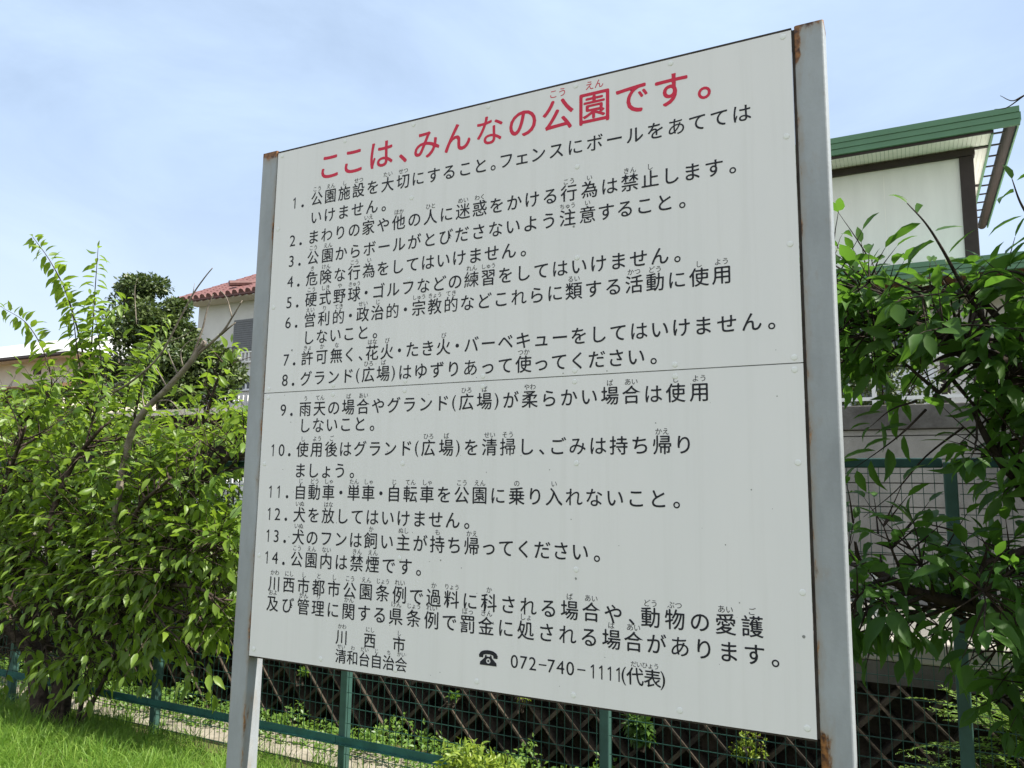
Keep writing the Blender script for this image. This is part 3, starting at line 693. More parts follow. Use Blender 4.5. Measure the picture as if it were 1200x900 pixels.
# ---- left: house with red tiled roof
h = empty('house', (-15.5, 16, ZR), 'pale two storey house with red tiled roof and grey shutter, left of the board', 'house')
rx0, rx1 = -16.6, -5.0
MB().box(rx0 + 0.35, rx1, 13.55, 20, ZR, 7.25).build('wall', M['palewall'], h)
MB().box(rx0 + 0.3, rx1, 13.05, 13.53, 7.17, 7.20).build('soffit', M['cream2'], h)
rt = MB(); ang = math.atan2(2.6, 4.6)
for i in range(48):       # rows of pan tiles running up the slope
    x = rx0 + i * 0.25
    for k in range(16):
        y0 = 12.98 + k * 0.31; z0 = 7.24 + k * 0.31 * 0.5
        rt.tube([(x + 0.12, y0, z0 + 0.02), (x + 0.12, y0 + 0.33, z0 + 0.02 + 0.165)], [0.105, 0.092], 8, cap=True)
rt.build('roof_tiles', M['redtile'], h)
MB().hexa([(rx0, 12.98, 7.205), (rx1, 12.98, 7.205), (rx1, 18, 9.6), (rx0, 18, 9.6), (rx0, 12.98, 7.245), (rx1, 12.98, 7.245), (rx1, 18, 9.68), (rx0, 18, 9.68)]).build('roof_deck', M['redtile'], h)
c0 = at(272, 329, 13.3)
MB().tube([(c0[0], 13.2, c0[2] - 0.10), (c0[0] + 0.3, 13.7, c0[2] + 0.0), (c0[0] + 0.3, 16.0, c0[2] + 0.9)], [0.085, 0.085, 0.085], 8).build('ridge_cap', M['redtile'], h)
wn = MB().box(-14.72, -13.6, 13.48, 13.53, 5.72, 6.63).build('window', M['shutter'], h)
sl = MB()
for i in range(14): sl.box(-14.70, -13.62, 13.466, 13.478, 5.75 + i * 0.062, 5.75 + i * 0.062 + 0.05)
sl.build('shutter_slats', M['shutter'], wn)
bl = MB()
for i in range(18): bl.box(-15.6 + i * 0.14, -15.6 + i * 0.14 + 0.05, 13.44, 13.47, 5.42, 5.66)
bl.box(-15.65, -13.0, 13.435, 13.475, 5.662, 5.70).box(-15.65, -13.0, 13.435, 13.475, 5.38, 5.418); bl.build('balcony_rail', M['white'], h)
for x0, x1, z0, z1 in ((-14.55, -13.7, 4.6, 5.05), (-15.9, -14.4, 2.6, 3.42)):
    f = MB().box(x0, x1, 13.49, 13.545, z0, z0 + .05).box(x0, x1, 13.49, 13.545, z1 - .05, z1).box((x0 + x1) / 2 - .03, (x0 + x1) / 2 + .03, 13.49, 13.545, z0 + .051, z1 - .051).build('window', M['alu'], h)
    MB().box(x0, x1, 13.52, 13.54, z0 + .052, z1 - .052).build('pane', M['glass'], f)
e0, e1 = at(118, 394, 12.6), at(160, 390, 12.6)
MB().hexa([(e0[0], 12.6, e0[2]), (e1[0], 12.6, e0[2]), (e1[0], 13.5, e0[2] + .25), (e0[0], 13.5, e0[2] + .25), (e0[0], 12.6, e0[2] + .09), (e1[0], 12.6, e0[2] + .09), (e1[0], 13.5, e0[2] + .34), (e0[0], 13.5, e0[2] + .34)]).build('porch_roof', M['brown2'], h)
MB().tube([(e0[0] + .5, 12.8, e0[2] - .0), (e0[0] + 0.1, 13.3, e0[2] - 0.8)], 0.03, 6).build('porch_brace', M['brown2'], h)
MB().box(rx0 - 0.6, rx0 + 0.34, 13.3, 18, ZR, e0[2] + .2).build('annex_wall', M['brown'], h)

# ---- far left: cream house with pale hipped roof
h = empty('house', (-28, 18, ZR), 'cream house with a pale hipped roof and low brown porch at the far left', 'house')
zE = 6.55
MB().box(-44, -24.9, 15.6, 24, ZR, zE + 0.02).build('wall', M['cream2'], h)
MB().hexa([(-46, 15.0, zE), (-24.1, 15.0, zE), (-24.1, 24.6, zE), (-46, 24.6, zE), (-46, 15.0, zE + .10), (-24.1, 15.0, zE + .10), (-24.1, 24.6, zE + .10), (-46, 24.6, zE + .10)]).build('eave', M['cream2'], h)
rf = MB(); V = [(-46.1, 14.9, zE + .102), (-24.0, 14.9, zE + .102), (-24.0, 24.7, zE + .102), (-46.1, 24.7, zE + .102), (-46.1, 19.8, 8.55), (-29.2, 19.8, 8.55)]
rf.v = V; rf.f = [(0, 1, 5, 4), (1, 2, 5), (2, 3, 4, 5), (3, 0, 4), (0, 3, 2, 1)]
rf.build('roof', M['paleroof'], h)
MB().tube([(-46.0, 14.93, zE + 0.02), (-24.0, 14.93, zE + 0.02)], 0.06, 8).build('gutter', M['brown'], h)
MB().box(-27.3, -26.9, 15.55, 15.598, 6.05, 6.35).build('vent', M['brown'], h)
MB().hexa([(-46, 13.0, 5.0), (-22.4, 13.0, 5.0), (-22.4, 15.55, 5.55), (-46, 15.55, 5.55), (-46, 13.0, 5.1), (-22.4, 13.0, 5.1), (-22.4, 15.55, 5.65), (-46, 15.55, 5.65)]).build('porch_roof', M['brown2'], h)
MB().box(-45, -25.0, 13.9, 14.0, ZR, 4.98).build('porch_wall', M['brown2'], h)
f = MB().box(-24.9, -22.7, 13.86, 13.95, 4.2, 4.28).box(-24.9, -22.7, 13.86, 13.95, 4.75, 4.83)
for x in (-24.9, -24.2, -23.5, -22.8): f.box(x, x + .07, 13.87, 13.94, 4.281, 4.749)
f = f.build('window', M['cream2'], h)
MB().box(-24.9, -22.7, 13.96, 14.0, ZR, 4.9).build('pane', M['brown'], f)

# ---- carport roof in the shade left of the red roofed house
cp = empty('carport', (-9.5, 8.2, ZR), 'low dark carport with a thin pale roof edge under the evergreen tree', 'carport')
zc = at(215, 486, 8.0)[2] - 0.02
MB().box(-18.5, -7.5, 7.9, 10.5, zc + 0.01, zc + 0.10).build('roof', M['brown'], cp)
MB().box(-18.5, -7.5, 7.86, 7.895, zc + 0.0, zc + 0.11).build('roof_edge', M['cream2'], cp)
MB().box(-18.4, -7.6, 10.4, 10.5, ZR, zc).build('back_wall', M['brown'], cp)
for x in (-18.3, -13.3, -7.7): MB().box(x, x + .08, 7.95, 8.03, ZR, zc).build('carport_post', M['brown'], cp)
# ---- white picket fence and white trellis
pf = empty('picket_fence', (-7.5, 6.6, ZR), 'pale white picket fence seen through leaves left of the notice board', 'fence')
m_ = MB()
for i in range(26): m_.box(-8.9 + i * 0.115, -8.9 + i * 0.115 + 0.055, 6.6, 6.62, ZR + 0.35, 2.12)
m_.build('pickets', M['white'], pf); MB().box(-9.0, -5.9, 6.622, 6.65, 1.6, 1.66).box(-9.0, -5.9, 6.622, 6.65, 1.98, 2.04).build('rail', M['white'], pf)
tl = empty('trellis', (-12, 12, ZR), 'small white lattice screen beside the grey post at eye level, behind the leaves', 'trellis')
m_ = MB(); tz = at(287, 490, 11.5)[2]; tx = at(287, 490, 11.5)[0]
for i in range(12): m_.box(tx - 0.9 + i * 0.15, tx - 0.9 + i * 0.15 + 0.045, 11.5, 11.53, tz - 0.2, tz + 0.55)
m_.build('slats', M['white'], tl); MB().box(tx - 0.95, tx + 0.9, 11.532, 11.56, tz + 0.2, tz + 0.25).box(tx - 0.95, tx + 0.9, 11.532, 11.56, tz + 0.52, tz + 0.57).box(tx - 0.9, tx - .83, 11.532, 11.56, ZR, tz + .5).build('frame', M['white'], tl)

# ================================================================== TREES
def grow(mbw, lv, path, r0, r1, subs, sublen, leaf, tint, start=0.2, ok=None, updir=0.35, twl=(0.22, 0.5), step=0.046, out=None, twd=9):
    path = catmull(path, 6); n = len(path)
    mbw.tube(path, [r0 + (r1 - r0) * (i / (n - 1)) ** 0.8 for i in range(n)], 8 if r0 > 0.02 else 5)
    seg = [np.linalg.norm(path[i + 1] - path[i]) for i in range(n - 1)]; Ltot = sum(seg); cnt = int(Ltot * subs)
    cum = np.concatenate([[0], np.cumsum(seg)])
    for j in range(cnt):
        s = (start + (1 - start) * (j + rng.uniform(0, 1)) / max(1, cnt)) * Ltot
        i = min(n - 2, int(np.searchsorted(cum, s)) - 1); i = max(0, i)
        p = path[i] + (path[i + 1] - path[i]) * min(1, (s - cum[i]) / (seg[i] + 1e-9)); tan = nrm(path[i + 1] - path[i])
        d = nrm(tan * rng.uniform(0.2, 0.9) + nrm(np.cross(tan, rnd3())) * rng.uniform(0.6, 1.1) + np.array([0, 0, updir]) + (out if out is not None else 0))
        q = np.array(p); ln = rng.uniform(*sublen); k = max(3, int(ln / 0.09)); pts = [q]
        for a in range(k):
            d = nrm(d + rnd3(0.12) + np.array([0, 0, 0.03 - 0.10 * a / k])); q = q + d * 0.09
            if ok is not None and a >= 1 and not ok(q): break
            pts.append(q)
            if a >= 1 and (ok is None or ok(q)):
                for _ in range(rng.poisson(0.09 * twd)):
                    td = nrm(d * rng.uniform(0.2, 0.8) + nrm(np.cross(d, rnd3())) + np.array([0, 0, 0.25]))
                    twig(mbw, lv, q, td, rng.uniform(*twl), leaf, tint=tint, ok=ok, step=step)
        rr = min(r1 * 0.8 + 0.004, 0.011)
        mbw.tube(pts, [rr * (1 - 0.8 * a / max(1, len(pts) - 1)) for a in range(len(pts))], 4, cap=False)
        if ok is None or ok(q): twig(mbw, lv, q, d, rng.uniform(*twl), leaf, tint=tint, ok=ok, step=step)
    return path

def shoot(mbw, lv, pts, r0, leaf, tint, step=0.05, start=0.1, droop=0.5, bare=False):
    path = catmull(pts, 8); n = len(path); mbw.tube(path, [r0 * (1 - 0.8 * i / (n - 1)) for i in range(n)], 5)
    if bare: return
    seg = [np.linalg.norm(path[i + 1] - path[i]) for i in range(n - 1)]; cum = np.concatenate([[0], np.cumsum(seg)]); s = cum[-1] * start; side = 1
    while s < cum[-1]:
        i = max(0, min(n - 2, int(np.searchsorted(cum, s)) - 1)); p = path[i] + (path[i + 1] - path[i]) * (s - cum[i]) / (seg[i] + 1e-9); d = nrm(path[i + 1] - path[i])
        sd = nrm(np.cross(d, rnd3(0.35) + np.array([0.3, -1.0, 0.0]))) * side; side = -side
        f = s / cum[-1]
        ld = nrm(d * 0.45 + sd * 1.0 + np.array([0, 0, -droop]) + rnd3(0.2))
        lv.add(p + ld * 0.012, ld, nrm(np.array([0, 0, 1.0]) + rnd3(0.35)), leaf * rng.uniform(0.8, 1.15) * (1 - 0.35 * max(0, f - 0.7) / 0.3), np.clip(rng.normal(tint + 0.25 * f, 0.18), 0, 1)); s += step * rng.uniform(0.7, 1.3)
    lv.add(path[-1], nrm(path[-1] - path[-2]), nrm(np.array([0, -.3, 1.0])), leaf * 0.55, min(1, tint + 0.4))

# ---- left cherry tree, in front of the fence
lt = empty('cherry_tree', tuple(at(62, 845, 2.0) * np.array([1, 1, 0])), 'leafy cherry tree with several leaning trunks and bare grey branches at the left', 'tree')
tw = MB(); lv = Leaves()
def A(px, py, Y): return at(px, py, min(Y + 0.45, 2.25) if py > 600 else Y + 0.72)
def ok_l(q):
    if (q[2] < 2.3 and q[1] > 2.33) or q[1] < 1.88 or q[2] < 0.3: return False
    rel = q - CAM; zf = rel @ FWD; px = 600 + FPX * (rel @ RGT) / zf; py = 450 - FPX * (rel @ UPV) / zf
    if 135 < px < 262 and py < 500: return rng.uniform() < 0.22      # thin upper crown: mostly bare grey limbs here
    if px <= 135 and py < 455: return rng.uniform() < 0.35
    if px >= 262 and py < 425: return False
    return True
base = np.array([at(62, 845, 2.0)[0], 2.0, -0.1])
G = dict(leaf=0.114, twd=22, tint=(0.5, 0.5), ok=ok_l)
grow(tw, lv, [base, A(78, 795, 1.98), A(120, 735, 1.9), A(165, 668, 1.8), A(205, 610, 1.65), A(245, 558, 1.5), A(285, 520, 1.4)], 0.098, 0.018, 10, (0.3, 0.7), start=0.42, **G)
grow(tw, lv, [base + np.array([-.12, .05, 0]), A(40, 770, 2.05), A(33, 690, 2.0), A(26, 610, 1.9), A(18, 530, 1.8), A(40, 470, 1.7)], 0.085, 0.02, 10, (0.3, 0.75), start=0.35, **G)
grow(tw, lv, [A(92, 780, 1.98), A(98, 700, 1.95), A(104, 610, 1.9), A(103, 520, 1.85), A(106, 440, 1.8)], 0.05, 0.016, 10, (0.25, 0.55), start=0.3, **G)
grow(tw, lv, [A(80, 790, 1.98), A(66, 700, 1.75), A(58, 620, 1.5), A(85, 545, 1.3), A(120, 500, 1.2)], 0.05, 0.012, 10, (0.3, 0.6), start=0.35, **G)
grow(tw, lv, [A(130, 728, 1.9), A(185, 690, 1.65), A(228, 688, 1.45), A(262, 706, 1.35)], 0.035, 0.006, 12, (0.15, 0.4), start=0.35, leaf=0.114, twd=22, tint=(0.65, 0.5), ok=ok_l, updir=0.1, twl=(0.15, 0.35))
grow(tw, lv, [A(163, 690, 1.6), A(195, 735, 1.42), A(232, 765, 1.35)], 0.012, 0.004, 5, (0.06, 0.18), start=0.5, leaf=0.114, twd=22, tint=(0.7, 0.5), ok=ok_l, updir=0.0, twl=(0.10, 0.22))
grow(tw, lv, [A(165, 668, 1.8), A(222, 605, 1.75), A(262, 555, 1.7), A(292, 530, 1.6)], 0.03, 0.008, 12, (0.2, 0.5), start=0.2, **G)
grow(tw, lv, [A(205, 608, 1.65), A(232, 520, 1.7), A(250, 460, 1.7), A(262, 425, 1.7)], 0.028, 0.006, 12, (0.15, 0.35), start=0.3, leaf=0.114, twd=22, tint=(0.65, 0.5), ok=ok_l, twl=(0.15, 0.32))
grow(tw, lv, [A(120, 735, 1.9), A(150, 660, 1.5), A(160, 600, 1.2), A(200, 560, 1.0)], 0.035, 0.01, 12, (0.25, 0.5), start=0.25, **G)
grow(tw, lv, [A(40, 770, 2.05), A(-30, 690, 1.9), A(-90, 600, 1.8), A(-130, 520, 1.7)], 0.05, 0.012, 10, (0.3, 0.6), start=0.25, **G)
grow(tw, lv, [A(33, 690, 2.0), A(0, 620, 1.6), A(10, 560, 1.3), A(30, 500, 1.1)], 0.04, 0.01, 12, (0.3, 0.5), start=0.2, **G)
grow(tw, lv, [A(104, 610, 1.9), A(140, 560, 1.8), A(165, 500, 1.75), A(176, 470, 1.7)], 0.03, 0.006, 10, (0.15, 0.3), start=0.25, **G)
grow(tw, lv, [A(60, 760, 2.0), A(30, 730, 1.5), A(10, 700, 1.2)], 0.03, 0.008, 12, (0.2, 0.4), start=0.3, leaf=0.114, twd=22, tint=(0.35, 0.5), ok=ok_l)
grow(tw, lv, [A(98, 700, 1.95), A(140, 640, 1.95), A(185, 620, 2.0), A(225, 640, 2.0)], 0.03, 0.008, 12, (0.2, 0.45), start=0.2, leaf=0.114, twd=22, tint=(0.35, 0.5), ok=ok_l, twl=(0.15, .35))
grow(tw, lv, [A(100, 740, 1.9), A(60, 712, 1.6), A(25, 722, 1.45), A(0, 740, 1.4)], 0.02, 0.006, 14, (0.2, 0.45), start=0.15, leaf=0.10, twd=26, tint=(0.3, 0.5), ok=ok_l, updir=0.05)
grow(tw, lv, [A(120, 735, 1.9), A(160, 705, 1.6), A(195, 712, 1.5), A(225, 725, 1.45)], 0.02, 0.006, 14, (0.2, 0.4), start=0.15, leaf=0.105, twd=26, tint=(0.45, 0.5), ok=ok_l, updir=0.05)
grow(tw, lv, [A(70, 790, 1.98), A(30, 745, 2.0), A(5, 690, 2.0)], 0.03, 0.008, 13, (0.2, 0.45), start=0.25, leaf=0.10, twd=26, tint=(0.3, 0.5), ok=ok_l)
grow(tw, lv, [A(85, 770, 2.0), A(120, 700, 2.1), A(150, 690, 2.15), A(190, 690, 2.2)], 0.02, 0.007, 13, (0.2, 0.45), start=0.2, leaf=0.10, twd=26, tint=(0.3, 0.5), ok=ok_l)
for k_ in range(5):
    tw.tube(catmull([base + np.array([rng.uniform(-.25, .3), rng.uniform(-.15, .15), -.05]), A(30 + 26 * k_, 770, 1.9), A(20 + 34 * k_, 700, 1.85)], 4), np.linspace(0.02, 0.008, 9), 6)
for ps in ([A(165, 668, 1.8), A(150, 600, 2.0), A(130, 560, 2.3), A(110, 530, 2.6)], [A(205, 610, 1.65), A(215, 575, 2.0), A(220, 545, 2.4), A(215, 520, 2.6)], [A(104, 610, 1.9), A(80, 570, 2.2), A(55, 530, 2.5), A(30, 510, 2.7)],
           [A(222, 605, 1.75), A(250, 570, 2.0), A(268, 545, 2.4)], [A(33, 690, 2.0), A(10, 600, 2.2), A(-20, 560, 2.6)], [A(165, 668, 1.8), A(190, 625, 1.75), A(180, 585, 1.9), A(160, 540, 2.0)]):
    grow(tw, lv, ps, 0.022, 0.007, 12, (0.25, 0.5), start=0.2, leaf=0.11, twd=26, tint=(0.45, 0.5), ok=ok_l)
for ps in ([A(120, 735, 1.9), A(90, 690, 1.75), A(75, 660, 1.7), A(60, 640, 1.7)], [A(165, 668, 1.8), A(190, 660, 1.7), A(225, 655, 1.65), A(255, 650, 1.6)], [A(140, 700, 1.85), A(120, 665, 1.7), A(130, 625, 1.7)], [A(60, 760, 2.0), A(95, 740, 1.8), A(130, 750, 1.7)], [A(205, 610, 1.65), A(225, 640, 1.6), A(250, 680, 1.55)], [A(40, 740, 2.0), A(15, 700, 1.75), A(20, 650, 1.7)]):
    grow(tw, lv, ps, 0.014, 0.005, 16, (0.15, 0.4), start=0.1, leaf=0.11, twd=28, tint=(0.45, 0.5), ok=ok_l, updir=0.15)
# leafy shoots above the crown
shoot(tw, lv, [A(150, 530, 1.7), A(160, 480, 1.6), A(172, 432, 1.6), A(190, 405, 1.58)], 0.008, 0.12, 0.55, 0.024)
shoot(tw, lv, [A(140, 520, 1.75), A(148, 470, 1.65), A(160, 430, 1.6), A(178, 400, 1.6)], 0.008, 0.12, 0.5, 0.024)
shoot(tw, lv, [A(103, 520, 1.85), A(106, 430, 1.8), A(110, 360, 1.8), A(115, 290, 1.8)], 0.012, 0.14, 0.4, 0.026)
shoot(tw, lv, [A(103, 500, 1.85), A(98, 420, 1.8), A(80, 350, 1.78), A(60, 308, 1.75), A(38, 277, 1.75)], 0.012, 0.15, 0.4, 0.026)
shoot(tw, lv, [A(18, 530, 1.8), A(58, 465, 1.65), A(54, 420, 1.62), A(32, 380, 1.6), A(2, 360, 1.6)], 0.010, 0.14, 0.4, 0.028)
shoot(tw, lv, [A(104, 470, 1.85), A(112, 410, 1.8), A(126, 370, 1.75), A(150, 350, 1.7)], 0.008, 0.13, 0.45, 0.026)
shoot(tw, lv, [A(104, 480, 1.85), A(92, 420, 1.75), A(85, 370, 1.7), A(74, 335, 1.7)], 0.008, 0.14, 0.35, 0.022)
shoot(tw, lv, [A(106, 500, 1.85), A(118, 450, 1.75), A(116, 400, 1.7), A(106, 345, 1.7)], 0.008, 0.14, 0.35, 0.022)
shoot(tw, lv, [A(150, 520, 1.9), A(165, 450, 1.8), A(178, 400, 1.75), A(196, 372, 1.7)], 0.008, 0.13, 0.5, 0.026)
shoot(tw, lv, [A(232, 520, 1.7), A(245, 460, 1.7), A(262, 412, 1.68), A(284, 408, 1.65)], 0.008, 0.13, 0.55, 0.026)
shoot(tw, lv, [A(60, 560, 1.5), A(45, 500, 1.4), A(60, 455, 1.35), A(72, 440, 1.35)], 0.007, 0.13, 0.4, 0.026)
tw.build('trunk', M['bark'], lt, smooth=True)
link('crown', lv.mesh('crown'), M['leafL'], lt)
db = MB()
gb = catmull([A(120, 733, 1.9), A(130, 640, 1.60), A(148, 530, 1.30), A(165, 488, 1.30), A(196, 455, 1.30), A(222, 426, 1.30), A(240, 400, 1.30)], 6)
db.tube(gb, np.linspace(0.032, 0.019, len(gb)), 8)
for pts, r in (([A(222, 426, 1.30), A(236, 390, 1.30), A(243, 362, 1.30), A(250, 345, 1.30)], 0.010), ([A(226, 420, 1.30), A(258, 392, 1.30), A(272, 372, 1.30), A(284, 352, 1.30)], 0.012), ([A(258, 392, 1.30), A(276, 378, 1.30)], 0.012), ([A(272, 372, 1.30), A(266, 350, 1.30), A(258, 340, 1.30)], 0.006),
               ([A(103, 500, 1.85), A(112, 472, 1.6), A(150, 450, 1.25), A(186, 418, 1.25), A(210, 375, 1.25), A(226, 345, 1.25), A(240, 325, 1.25), A(249, 314, 1.25)], 0.011), ([A(226, 345, 1.25), A(228, 332, 1.25)], 0.004),
               ([A(196, 455, 1.30), A(188, 440, 1.30), A(180, 428, 1.30)], 0.007), ([A(208, 438, 1.30), A(200, 420, 1.30), A(196, 408, 1.30)], 0.006), ([A(214, 428, 1.30), A(212, 412, 1.30), A(222, 400, 1.30), A(236, 396, 1.30)], 0.006),
               ([A(186, 470, 1.30), A(200, 470, 1.30), A(214, 486, 1.30)], 0.007), ([A(170, 480, 1.30), A(167, 466, 1.30), A(168, 455, 1.30)], 0.006), ([A(158, 520, 1.30), A(176, 512, 1.30), A(170, 500, 1.30)], 0.006), ([A(160, 380, 1.25), A(158, 340, 1.25), A(162, 326, 1.25)], 0.004), ([A(200, 400, 1.30), A(218, 392, 1.30), A(230, 382, 1.30)], 0.005)):
    c = catmull(pts, 5) if len(pts) > 2 else pts
    db.tube(c, np.linspace(r, r * 0.35, len(c)), 5)
db.build('dead_branch', M['deadwood'], lt, smooth=True)

def A(*t): return at(*t)
# ---- right cherry tree, close by, its trunk beyond the right edge
rtree = empty('cherry_tree', (4.1, 1.55, 0), 'dark leafy cherry tree reaching in from the right edge beside the notice board', 'tree')
tw = MB(); lv = Leaves()
def ok_r(q):
    if q[2] < 2.3 and q[1] > 2.33: return False
    if q[1] < 0.28: return False
    rel = q - CAM; zf = rel @ FWD
    if zf < 0.5: return True
    px = 600 + FPX * (rel @ RGT) / zf; py = 450 - FPX * (rel @ UPV) / zf
    # the crown's open places: house wall above, the gap between the two limbs, the road below
    if px < 1205:
        if py < 296 and px < 1150: return False
        if py < 330 - 0.0 and px < 1050 and rng.uniform() < 0.5: return False
        if px < 1128 and 440 < py < 608: return rng.uniform() < 0.05
        if px < 1165 and 545 < py < 640: return rng.uniform() < 0.30
        if px < 1140 and py > 745: return False
        if py < (325 if px > 1050 else 296): return False
        if 1060 < px and py < 340: return rng.uniform() < 0.5
    return True
trunk = [np.array([4.15, 1.6, -0.1]), np.array([4.1, 1.55, 0.7]), np.array([3.95, 1.5, 1.3]), np.array([3.85, 1.45, 2.0]), np.array([3.9, 1.4, 2.8])]
G = dict(leaf=0.104, tint=(0.35, 0.5), ok=ok_r, twd=14)
grow(tw, lv, trunk, 0.14, 0.05, 3, (0.3, 0.6), start=0.7, **G)
grow(tw, lv, [trunk[2], np.array([3.1, 1.4, 1.75]), A(1215, 452, 1.3), A(1140, 415, 1.2), A(1080, 385, 1.15), A(1035, 372, 1.15), A(985, 376, 1.15)], 0.06, 0.016, 9, (0.15, 0.40), start=0.42, leaf=0.10, tint=(0.42, 0.5), ok=ok_r, twd=46, twl=(0.12, 0.30), updir=0.25)
grow(tw, lv, [trunk[1], np.array([3.4, 1.45, 1.1]), A(1240, 770, 1.35), A(1175, 722, 1.3), A(1120, 706, 1.25), A(1075, 694, 1.22), A(1030, 672, 1.2), A(996, 650, 1.2)], 0.050, 0.010, 17, (0.10, 0.30), start=0.42, leaf=0.102, tint=(0.25, 0.5), ok=ok_r, twd=46, twl=(0.10, 0.24), updir=0.25)
grow(tw, lv, [np.array([3.1, 1.4, 1.75]), A(1235, 600, 1.25), A(1190, 560, 1.15), A(1160, 520, 1.1), A(1140, 480, 1.1)], 0.03, 0.008, 8, (0.15, 0.32), start=0.35, leaf=0.104, tint=(0.25, 0.5), ok=ok_r, twd=46, twl=(0.12, 0.25))
grow(tw, lv, [A(1215, 640, 1.25), A(1185, 650, 1.15), A(1155, 660, 1.05), A(1140, 690, 1.0)], 0.018, 0.006, 14, (0.12, 0.3), start=0.1, leaf=0.104, tint=(0.2, 0.5), ok=ok_r, twd=46, twl=(0.12, 0.25))
grow(tw, lv, [trunk[3], A(1260, 430, 1.2), A(1200, 400, 1.15), A(1150, 352, 1.1), A(1120, 322, 1.05)], 0.030, 0.005, 6, (0.12, 0.28), start=0.35, leaf=0.102, tint=(0.35, 0.5), ok=ok_r, twd=46, twl=(0.10, 0.22))
grow(tw, lv, [A(1140, 425, 1.2), A(1085, 376, 1.2), A(1040, 346, 1.25), A(1000, 334, 1.3)], 0.018, 0.005, 24, (0.06, 0.18), start=0.05, leaf=0.10, tint=(0.6, 0.5), ok=ok_r, twd=60, twl=(0.08, 0.17), updir=0.1)
grow(tw, lv, [A(1035, 372, 1.15), A(1000, 400, 1.2), A(975, 420, 1.2)], 0.012, 0.005, 9, (0.1, 0.22), start=0.1, leaf=0.10, tint=(0.5, 0.5), ok=ok_r, twd=46, twl=(0.10, 0.2))
grow(tw, lv, [A(1140, 415, 1.2), A(1110, 450, 1.1), A(1090, 470, 1.0)], 0.012, 0.005, 8, (0.1, 0.2), start=0.1, leaf=0.10, tint=(0.2, 0.5), ok=ok_r, twd=46, twl=(0.10, 0.2))
shoot(tw, lv, [A(1160, 385, 1.1), A(1128, 335, 1.05), A(1105, 293, 1.0), A(1085, 262, 1.0), A(1063, 238, 1.0)], 0.009, 0.13, 0.25, 0.055, start=0.15, droop=0.15)
shoot(tw, lv, [A(1240, 320, 1.0), A(1215, 270, 0.98), A(1196, 238, 0.95), A(1186, 210, 0.95)], 0.008, 0.125, 0.25, 0.045, start=0.1, droop=0.2)
shoot(tw, lv, [A(1230, 340, 1.0), A(1195, 320, 1.0), A(1165, 318, 1.0), A(1148, 325, 1.0)], 0.006, 0.115, 0.3, 0.045)
shoot(tw, lv, [A(1085, 480, 1.05), A(1060, 505, 1.0), A(1035, 525, 1.0), A(1002, 548, 1.0)], 0.005, 0.11, 0.3, 0.036, start=0.25, droop=0.4)
shoot(tw, lv, [A(1075, 470, 1.1), A(1045, 480, 1.1), A(1020, 500, 1.1)], 0.005, 0.11, 0.3, 0.036, start=0.2, droop=0.4)
shoot(tw, lv, [A(1130, 500, 1.2), A(1085, 535, 1.2), A(1050, 575, 1.2), A(1012, 606, 1.2)], 0.005, 0.11, 0.3, 0.2, bare=True)
shoot(tw, lv, [A(1240, 92, 1.0), A(1200, 112, 0.98), A(1186, 118, 0.97), A(1172, 112, 0.97)], 0.004, 0.1, 0.3, bare=True)
shoot(tw, lv, [A(1200, 112, 0.98), A(1180, 126, 0.98), A(1165, 128, 0.98)], 0.003, 0.1, 0.3, bare=True)
# the rest of the crown, beyond the frame
def ok_o(q):
    rel = q - CAM; zf = rel @ FWD
    return ok_r(q) and not (zf > 0 and 600 + FPX * (rel @ RGT) / zf < (1215 if q[2] < 2.6 else 1330)) and q[1] < 2.6
for ps in ([trunk[3], np.array([3.4, 1.3, 2.9]), np.array([3.0, 1.2, 3.6])], [trunk[4], np.array([4.0, 1.4, 3.4]), np.array([3.8, 1.5, 4.1])], [trunk[3], np.array([4.6, 1.6, 2.7]), np.array([5.2, 1.7, 3.2])], [trunk[3], np.array([3.6, 1.0, 2.4]), np.array([3.1, 0.7, 2.8])],
           [trunk[4], np.array([3.6, 1.7, 3.2]), np.array([3.2, 1.9, 3.7])], [trunk[2], np.array([4.7, 1.2, 1.8]), np.array([5.3, 1.0, 2.2])], [trunk[2], np.array([3.5, 1.2, 1.6]), np.array([3.1, 0.9, 1.8])], [trunk[2], np.array([3.5, 1.6, 2.0]), np.array([3.0, 1.6, 2.7])]):
    grow(tw, lv, ps, 0.05, 0.014, 8, (0.3, 0.6), start=0.25, leaf=0.104, tint=(0.35, 0.5), ok=ok_o, twd=22)
for ps in ([trunk[3], np.array([3.5, 1.9, 2.6]), np.array([3.0, 2.2, 3.0])], [trunk[4], np.array([3.9, 2.0, 3.2]), np.array([3.6, 2.3, 3.9])], [trunk[3], np.array([4.0, 2.0, 2.6]), np.array([3.9, 2.4, 3.0])], [trunk[3], np.array([3.3, 1.7, 2.4]), np.array([2.85, 1.9, 2.7])]):
    grow(tw, lv, ps, 0.04, 0.012, 9, (0.3, 0.6), start=0.25, leaf=0.104, tint=(0.35, 0.5), ok=ok_o, twd=22)
grow(tw, lv, [A(1215, 452, 1.3), A(1180, 430, 1.35), A(1130, 395, 1.4), A(1080, 375, 1.45), A(1020, 362, 1.5)], 0.016, 0.006, 16, (0.15, 0.35), start=0.1, leaf=0.102, tint=(0.3, 0.5), ok=ok_r, twd=30, twl=(0.12, 0.26))
tw.build('trunk', M['barkdk'], rtree, smooth=True)
link('crown', lv.mesh('crown'), M['leafR'], rtree)

